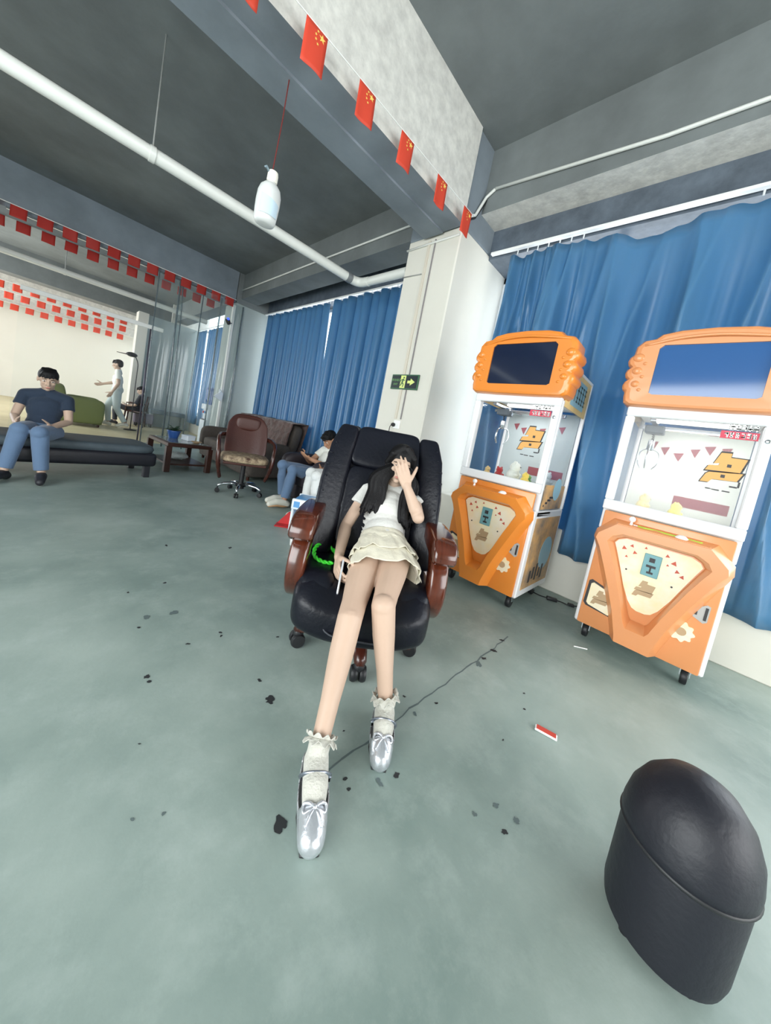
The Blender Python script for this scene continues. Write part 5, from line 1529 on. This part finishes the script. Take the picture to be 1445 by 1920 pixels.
bn = thing('bench', 'low purple grey bench against the white partition in the far room', 'bench', (2.10, 11.55, 0))
b = MB(); b.rbox((-.22, -.12, .09), (.22, .12, .36), .03, 2); link('bench_seat', b, mat('purple_grey_cloth', rgb(126, 118, 134), .8), bn, smooth=True, angle=50)
for x in (-.17, .17):
    for y in (-.09, .09):
        b = MB(); b.lathe([(.02, 0), (.024, .095)], (x, y, 0), 10); link('foot', b, M_CAST, bn)
bn2 = thing('washbasin_shelf', 'grey ledge along the pale partition behind the plastic strips', 'shelf', (2.70, 11.75, 0))
b = MB(); b.rbox((-.45, -.14, .40), (.45, .14, .52), .01, 1); link('ledge', b, mat('slate_ledge', rgb(108, 124, 132), .5), bn2)
for x in (-.4, .4):
    b = MB(); b.rbox((x - .03, -.1, 0), (x + .03, .1, .40), .004, 1); link('support', b, M_GREYW, bn2)

# water dispenser behind the strips
wd = thing('water_dispenser', 'white water dispenser with a blue bottle behind the clear strips by the pillar', 'dispenser', (2.74, 8.32, 0), -PI / 2)
b = MB(); b.rbox((-.15, -.15, .02), (.15, .15, .62), .012, 2); b.rbox((-.15, -.10, .62), (.15, .15, .86), .012, 2); b.rbox((-.15, -.15, .86), (.15, .15, .98), .012, 2); link('cabinet', b, M_PWH, wd)
b = MB(); b.lathe([(.05, .97), (.06, 1.0), (.13, 1.06), (.135, 1.10), (.128, 1.14), (.135, 1.18), (.128, 1.22), (.135, 1.26), (.135, 1.33), (.11, 1.36), (.01, 1.37)], n=28); link('water_bottle', b, mat('blue_water_bottle', rgb(70, 120, 190), .15, transl=.4), wd, smooth=True, angle=60)
for x, m_ in ((-.05, M_REDP), (.05, M_LBLUE)):
    b = MB(); b.rbox((x - .018, -.14, .77), (x + .018, -.09, .82), .005, 1); link('tap', b, m_, wd)
b = MB(); b.rbox((-.10, -.15, .625), (.10, -.06, .64), .003, 1); link('drip_tray', b, M_CAST, wd)

# pillar edge fittings
q = MB(); q.rbox((2.585, 7.385, .02), (2.635, 7.45, 3.05), .004, 1)
o = struct('trim_5', q, M_RAILW)
sl = thing('spotlight', 'small black spotlight with blue lens high on the grey pillar edge', 'lamp', (2.52, 7.36, 2.68))
b = MB(); b.lathe([(.03, -.05), (.042, .0), (.042, .06)], n=18, M=Matrix.Rotation(-.5, 4, 'Y')); link('housing', b, M_CAST, sl, smooth=True, angle=40)
b = MB(); b.ball((-.02, -.03, .05), .026, 14, 10); link('lens', b, mat('blue_led_lens', rgb(60, 90, 255), .3, emit=1.6), sl, smooth=True)
b = MB(); b.tube([(.02, .0, 0), (.075, .02, .0)], .010, 8); link('bracket', b, M_CAST, sl)
wb = thing('wall_dispenser', 'white wedge-shaped dispenser fixed to the grey pillar edge', 'dispenser', (2.545, 7.34, 1.20))
b = MB(); b.prism([(-.10, -.02), (.04, -.10), (.05, .06), (.0, .11), (-.02, .06)], lambda u, v, w: (u, w - .05, v), .09); link('dispenser_body', b, M_PWH, wb)
b = MB(); b.rbox((-.03, -.05, .10), (.0, -.02, .14), .006, 1); b.box((.045, -.03, -.05), (.06, .03, .05)); link('pump', b, M_PWH, wb)

# ------------------------------------------------------------------ flags on strings
STAR = [(math.cos(PI / 2 + k * PI / 5) * (1 if k % 2 == 0 else .40), math.sin(PI / 2 + k * PI / 5) * (1 if k % 2 == 0 else .40)) for k in range(10)]
def garland(label, group, p0, p1, sag, us, w, h, stars, m, swing, cord=.0035, seed=0):
    p0, p1 = Vector(p0), Vector(p1)
    t = thing('flag_garland', label, 'flags', p0, 0, group)
    d = (p1 - p0); dh = Vector((d.x, d.y, 0)).normalized(); nrm = Vector((-dh.y, dh.x, 0))
    def at(u): return d * u + Vector((0, 0, -4 * sag * u * (1 - u)))
    b = MB(); b.tube([at(i / 24) for i in range(25)], cord, 6); link('string', b, M_CORD, t, smooth=True)
    rr = random.Random(seed)
    for u in us:
        c = at(u); s_ = rr.uniform(-swing, swing); ph_ = rr.uniform(0, 6)
        def fl_(a, v, off=0.0):
            z = -h * v
            return c + dh * ((a - .5) * w + s_ * v * .3) + nrm * (s_ * v + .006 * math.sin(5 * a + ph_) * v + off) + Vector((0, 0, z + (a - .5) * w * d.z / max(.01, math.hypot(d.x, d.y))))
        g = MB(); g.grid(lambda a, v: fl_(a, v), 6, 8); f_ = link('flag', g, m, t, smooth=True, fix=False)
        f_.modifiers.new('s', 'SOLIDIFY').thickness = .0008
        if stars:
            # upright long flag hung sideways: big star near the top corner at the +u side, four small ones curve round it
            g = MB()
            for a0, v0, r_ in ((.74, .17, .022), (.52, .10, .0085), (.44, .20, .0085), (.46, .30, .0085), (.56, .38, .0085)):
                a0 = 1 - (1 - a0) * .95
                for off in (-.003, .003):
                    vs = [fl_(a0 + x_ * r_ / w, v0 - y_ * r_ / h, off) for x_, y_ in STAR]
                    g.add(vs, [tuple(range(10))])
            link('star', g, M_STAR, f_, fix=False)['kind'] = 'stuff'
    return t
def ulist(x0, x1, xs): return [(x - x0) / (x1 - x0) for x in xs]
xs = [-2.9, -2.46, -2.03, -1.6, -1.16, -.73, -.29, .14, .53, .90, 1.275, 1.665, 2.10, 2.50]
garland('red five-star flags on a white string below the near concrete beam', 'flag strings across the hall', (-3.4, 1.95, 3.075), (2.605, 1.955, 3.155), .0, ulist(-3.4, 2.605, xs), .135, .212, True, M_RED, .012, seed=2)
xs = [.69 + .255 * k for k in range(-10, 8)]
garland('dull red flags on the string at the far beam above the clear strips', 'flag strings across the hall', (-2.8, 7.32, 3.15), (2.6, 7.32, 3.14), .0, ulist(-2.8, 2.6, xs), .16, .155, False, M_REDD, .02, .006, 4)
xs = [.75 + .262 * k for k in range(-10, 7)]
garland('red flags coloured dimmer on the second string just behind the far beam', 'flag strings across the hall', (-2.8, 7.92, 3.14), (2.6, 7.92, 3.12), .0, ulist(-2.8, 2.6, xs), .15, .16, False, M_REDD, .02, .006, 5)  # duller red paints in the dimness behind the clear strips
for i, (y, z, x0, n) in enumerate(((13.0, 2.98, 1.60, 13), (14.0, 2.88, 1.72, 13), (15.0, 2.72, 1.80, 13))):
    xs = [x0 - .30 * k for k in range(n)]
    garland(('bright red flags on the string in front of the far room beam', 'bright red flags on the middle string of the far room', 'bright red flags on the rearmost string of the far room')[i], 'flag strings across the hall',
            (-3.4, y, z), (2.4, y, z), .0, ulist(-3.4, 2.4, xs), .17, .18, False, M_RED, .02, .006, 6 + i)

# ------------------------------------------------------------------ hanging bottle
bo = thing('hanging_bottle', 'white plastic bottle hanging from the ceiling on a red string', 'bottle', (.912, 2.3, 2.215))
M_MILK = mat('milky_plastic', rgb(234, 236, 234), .3, transl=.25)
TB = Matrix.Rotation(.05, 4, 'X') @ Matrix.Rotation(.02, 4, 'Y')
b = MB(); b.lathe([(.036, 0), (.058, .006), (.066, .024), (.070, .08), (.072, .13), (.070, .18), (.060, .215), (.042, .236), (.026, .243), (.024, .262)], n=28, M=TB); link('bottle_body', b, M_MILK, bo, smooth=True, angle=60)
b = MB(); b.lathe([(.030, .252), (.032, .26), (.032, .295), (.028, .312), (.012, .318)], n=24, M=TB); link('cap', b, mat('cream_cap', rgb(244, 240, 226), .4), bo, smooth=True, angle=50)
def lb(u, v):
    a = lerp(-2.6, -.9, u); p = Vector((.0725 * math.cos(a), .0725 * math.sin(a), lerp(.04, .15 - .03 * u, v))); return TB @ p
g = MB(); g.grid(lb, 12, 4); link('label', g, mat('pale_blue_label', rgb(196, 216, 228), .4), bo, smooth=True, fix=False)
b = MB(); b.tube([TB @ Vector(p) for p in ((-.028, .0, .30), (-.05, -.004, .315), (-.055, -.004, .305))], .008, 8); link('handle', b, mat('grey_tie', rgb(128, 146, 156), .5), bo, smooth=True)
b = MB(); b.tube([(0.0, -.012, .312), (.018, 0, .62), (.03, 0, 1.485)], .0035, 6); link('string', b, mat('dark_red_string', rgb(110, 36, 32), .7), bo)

# ------------------------------------------------------------------ exit sign, socket
M_SGN = mat('dark_green_sign', rgb(26, 40, 44), .35); M_SGE = mat('green_sign_edge', rgb(58, 104, 74), .4); M_SGY = mat('pale_luminous_print', rgb(222, 232, 140), .4); M_SGG = mat('green_sign_text', rgb(120, 176, 104), .4)
sg = thing('exit_sign', 'green emergency exit sign with running figure and arrow on the white column', 'sign', (XC - .016, 2.402, 1.637), -PI / 2)
SW, SH = .186, .077
b = MB(); b.rbox((-SW, -.004, -SH), (SW, .010, SH), .003, 1); link('sign_frame', b, M_SGE, sg)
b = MB(); b.box((-SW + .012, -.0052, -SH + .012), (SW - .012, -.004, SH - .012)); pl_ = link('sign_face', b, M_SGN, sg)
b = MB(); xzprint(b, [(.045, .014), (.085, .014), (.085, .036), (.145, 0), (.085, -.036), (.085, -.014), (.045, -.014)], -.0054, -.001); link('arrow', b, M_SGY, pl_)
b = MB(); b.box((-.052, -.0064, -SH + .012), (.018, -.0054, SH - .012)); dr = link('door_symbol', b, M_SGY, pl_)
b = MB()
def bar(x0, z0, x1, z1, w):
    d_ = Vector((x1 - x0, z1 - z0)); d_.normalize(); n_ = Vector((-d_.y, d_.x)) * w
    xzprint(b, [(x0 - n_.x, z0 - n_.y), (x1 - n_.x, z1 - n_.y), (x1 + n_.x, z1 + n_.y), (x0 + n_.x, z0 + n_.y)], -.0066, -.001)
xzprint(b, [(-.008 + .010 * math.cos(2 * PI * k_ / 14), .042 + .010 * math.sin(2 * PI * k_ / 14)) for k_ in range(14)], -.0066, -.001)
bar(-.014, .028, -.026, -.010, .009); bar(-.014, .026, .008, .012, .004); bar(-.016, .026, -.042, .018, .004); bar(-.042, .018, -.048, .002, .004)
bar(-.026, -.010, -.004, -.024, .006); bar(-.004, -.024, -.010, -.054, .005); bar(-.028, -.010, -.038, -.034, .006); bar(-.038, -.034, -.050, -.040, .005)
link('running_figure', b, M_SGE, dr)
me = text_mesh('安全出口', .030, .0006); me.transform(Matrix.Translation((-.115, -.0058, .016)) @ Matrix.Rotation(PI / 2, 4, 'X')); link('lettering', me, M_SGG, pl_)
me = text_mesh('EXIT', .030, .0006); me.transform(Matrix.Translation((-.115, -.0058, -.026)) @ Matrix.Rotation(PI / 2, 4, 'X')); link('lettering', me, M_SGG, pl_)
so = thing('wall_socket', 'white wall socket low on the white column behind the boss chair', 'socket', (XC - .012, 2.40, 1.19), -PI / 2)
b = MB(); b.rbox((-.043, -.004, -.043), (.043, .011, .043), .004, 2); link('socket_plate', b, M_WHP, so)
pg = thing('plug', 'black plug pushed into the white wall socket', 'plug', (XC - .016, 2.432, 1.183), -PI / 2)
b = MB(); b.lathe([(.020, 0), (.021, .02), (.014, .034)], n=16, M=Matrix.Rotation(PI / 2, 4, 'X')); link('plug_body', b, M_CAST, pg, smooth=True, angle=40)
b = MB(); b.tube(curve_pts([(0, -.03, 0), (-.005, -.05, -.03), (-.01, -.045, -.12), (-.012, -.03, -.4), (-.014, -.02, -1.17)], 5), .004, 8); link('cable', b, M_CABLE, pg, smooth=True)

# ------------------------------------------------------------------ small things on the floor
o = MB(); o.rbox((-.041, -.0145, 0), (.041, .0145, .008), .002, 1); pk = thing('paper_packet', 'flat red paper packet with white edges lying on the floor', 'packet', (1.488, .243, .0014), -1.32)
link('packet_sleeve', o, M_WHP, pk)
b = MB(); b.box((-.036, -.010, .0081), (.036, .0145, .0088)); link('red_print', b, mat('packet_red', rgb(206, 72, 58), .5), pk)
b = MB(); b.tube([(-.040, 0, .003), (.040, 0, .003)], .003, 6); o = link('paper_straw', b, M_WHP); o.location = (2.39, .327, 0.0); o.rotation_euler = (0, 0, -.9)
tag(o, 'thin white straw on the floor in front of the right machine', 'straw')
ad = thing('power_adapter', 'black cable with an adapter on the floor between the claw machines', 'cable', (2.96, .68, 0), -1.1)
b = MB(); b.rbox((-.035, -.020, 0), (.045, .020, .026), .006, 2); link('adapter_body', b, M_CAST, ad, smooth=True, angle=40)
b = MB(); b.tube(curve_pts([(.045, 0, .012), (.09, .01, .006), (.13, -.01, .006), (.20, .02, .006), (.27, .0, .006)], 5), .0045, 8); link('cable', b, M_CABLE, ad, smooth=True)
b = MB(); b.rbox((.125, -.018, 0), (.17, .014, .022), .006, 2); link('plug', b, M_CAST, ad)
b = MB(); b.tube(curve_pts([(-.035, 0, .012), (-.08, .02, .006), (-.14, .06, .006), (-.20, .10, .006)], 5), .0045, 8); link('cable', b, M_CABLE, ad, smooth=True)
gn = thing('lanyard', 'lime green lanyard lying on the ledge of the right claw machine', 'lanyard', (2.512 - .05, .105, .811), -PI / 2)
b = MB(); b.tube(curve_pts([(-.115, .004, .004), (-.08, -.012, .004), (-.03, .006, .004), (.03, -.006, .004), (.10, .004, .004), (.17, -.006, .004)], 6), .009, 8, squash=((0, 0, 1), .4)); link('ribbon', b, mat('lime_ribbon', rgb(178, 224, 74), .6), gn, smooth=True)
b = MB(); b.rbox((-.135, -.006, 0), (-.112, .012, .008), .002, 1); link('clip', b, M_CHROME, gn)

# black round pouf close to the lens at the lower right
pf2 = thing('pouf', 'narrow black leather pouf with a domed top at the lower right corner', 'stool', (1.10, -.14, 0))
b = MB(); b.lathe([(.10, .03), (.114, .034), (.119, .06), (.120, .22), (.117, .25)], n=48); link('pouf_side', b, M_LBLACK, pf2, smooth=True, angle=50)
b = MB(); b.lathe([(.116, .248), (.124, .255), (.124, .275), (.117, .32), (.098, .365), (.068, .40), (.03, .418), (.003, .42)], n=48); link('domed_cushion', b, M_LBLACK, pf2, smooth=True, angle=70)
b = MB(); b.tube([(.1205 * math.cos(a), .1205 * math.sin(a), .252) for a in [2 * PI * q / 48 for q in range(49)]], .006, 8); link('piping', b, M_CAST, pf2, smooth=True)
for k in range(4):
    a = PI / 4 + k * PI / 2
    b = MB(); b.lathe([(.012, 0), (.016, .035)], (.08 * math.cos(a), .08 * math.sin(a), 0), 12); link('foot', b, M_CAST, pf2)
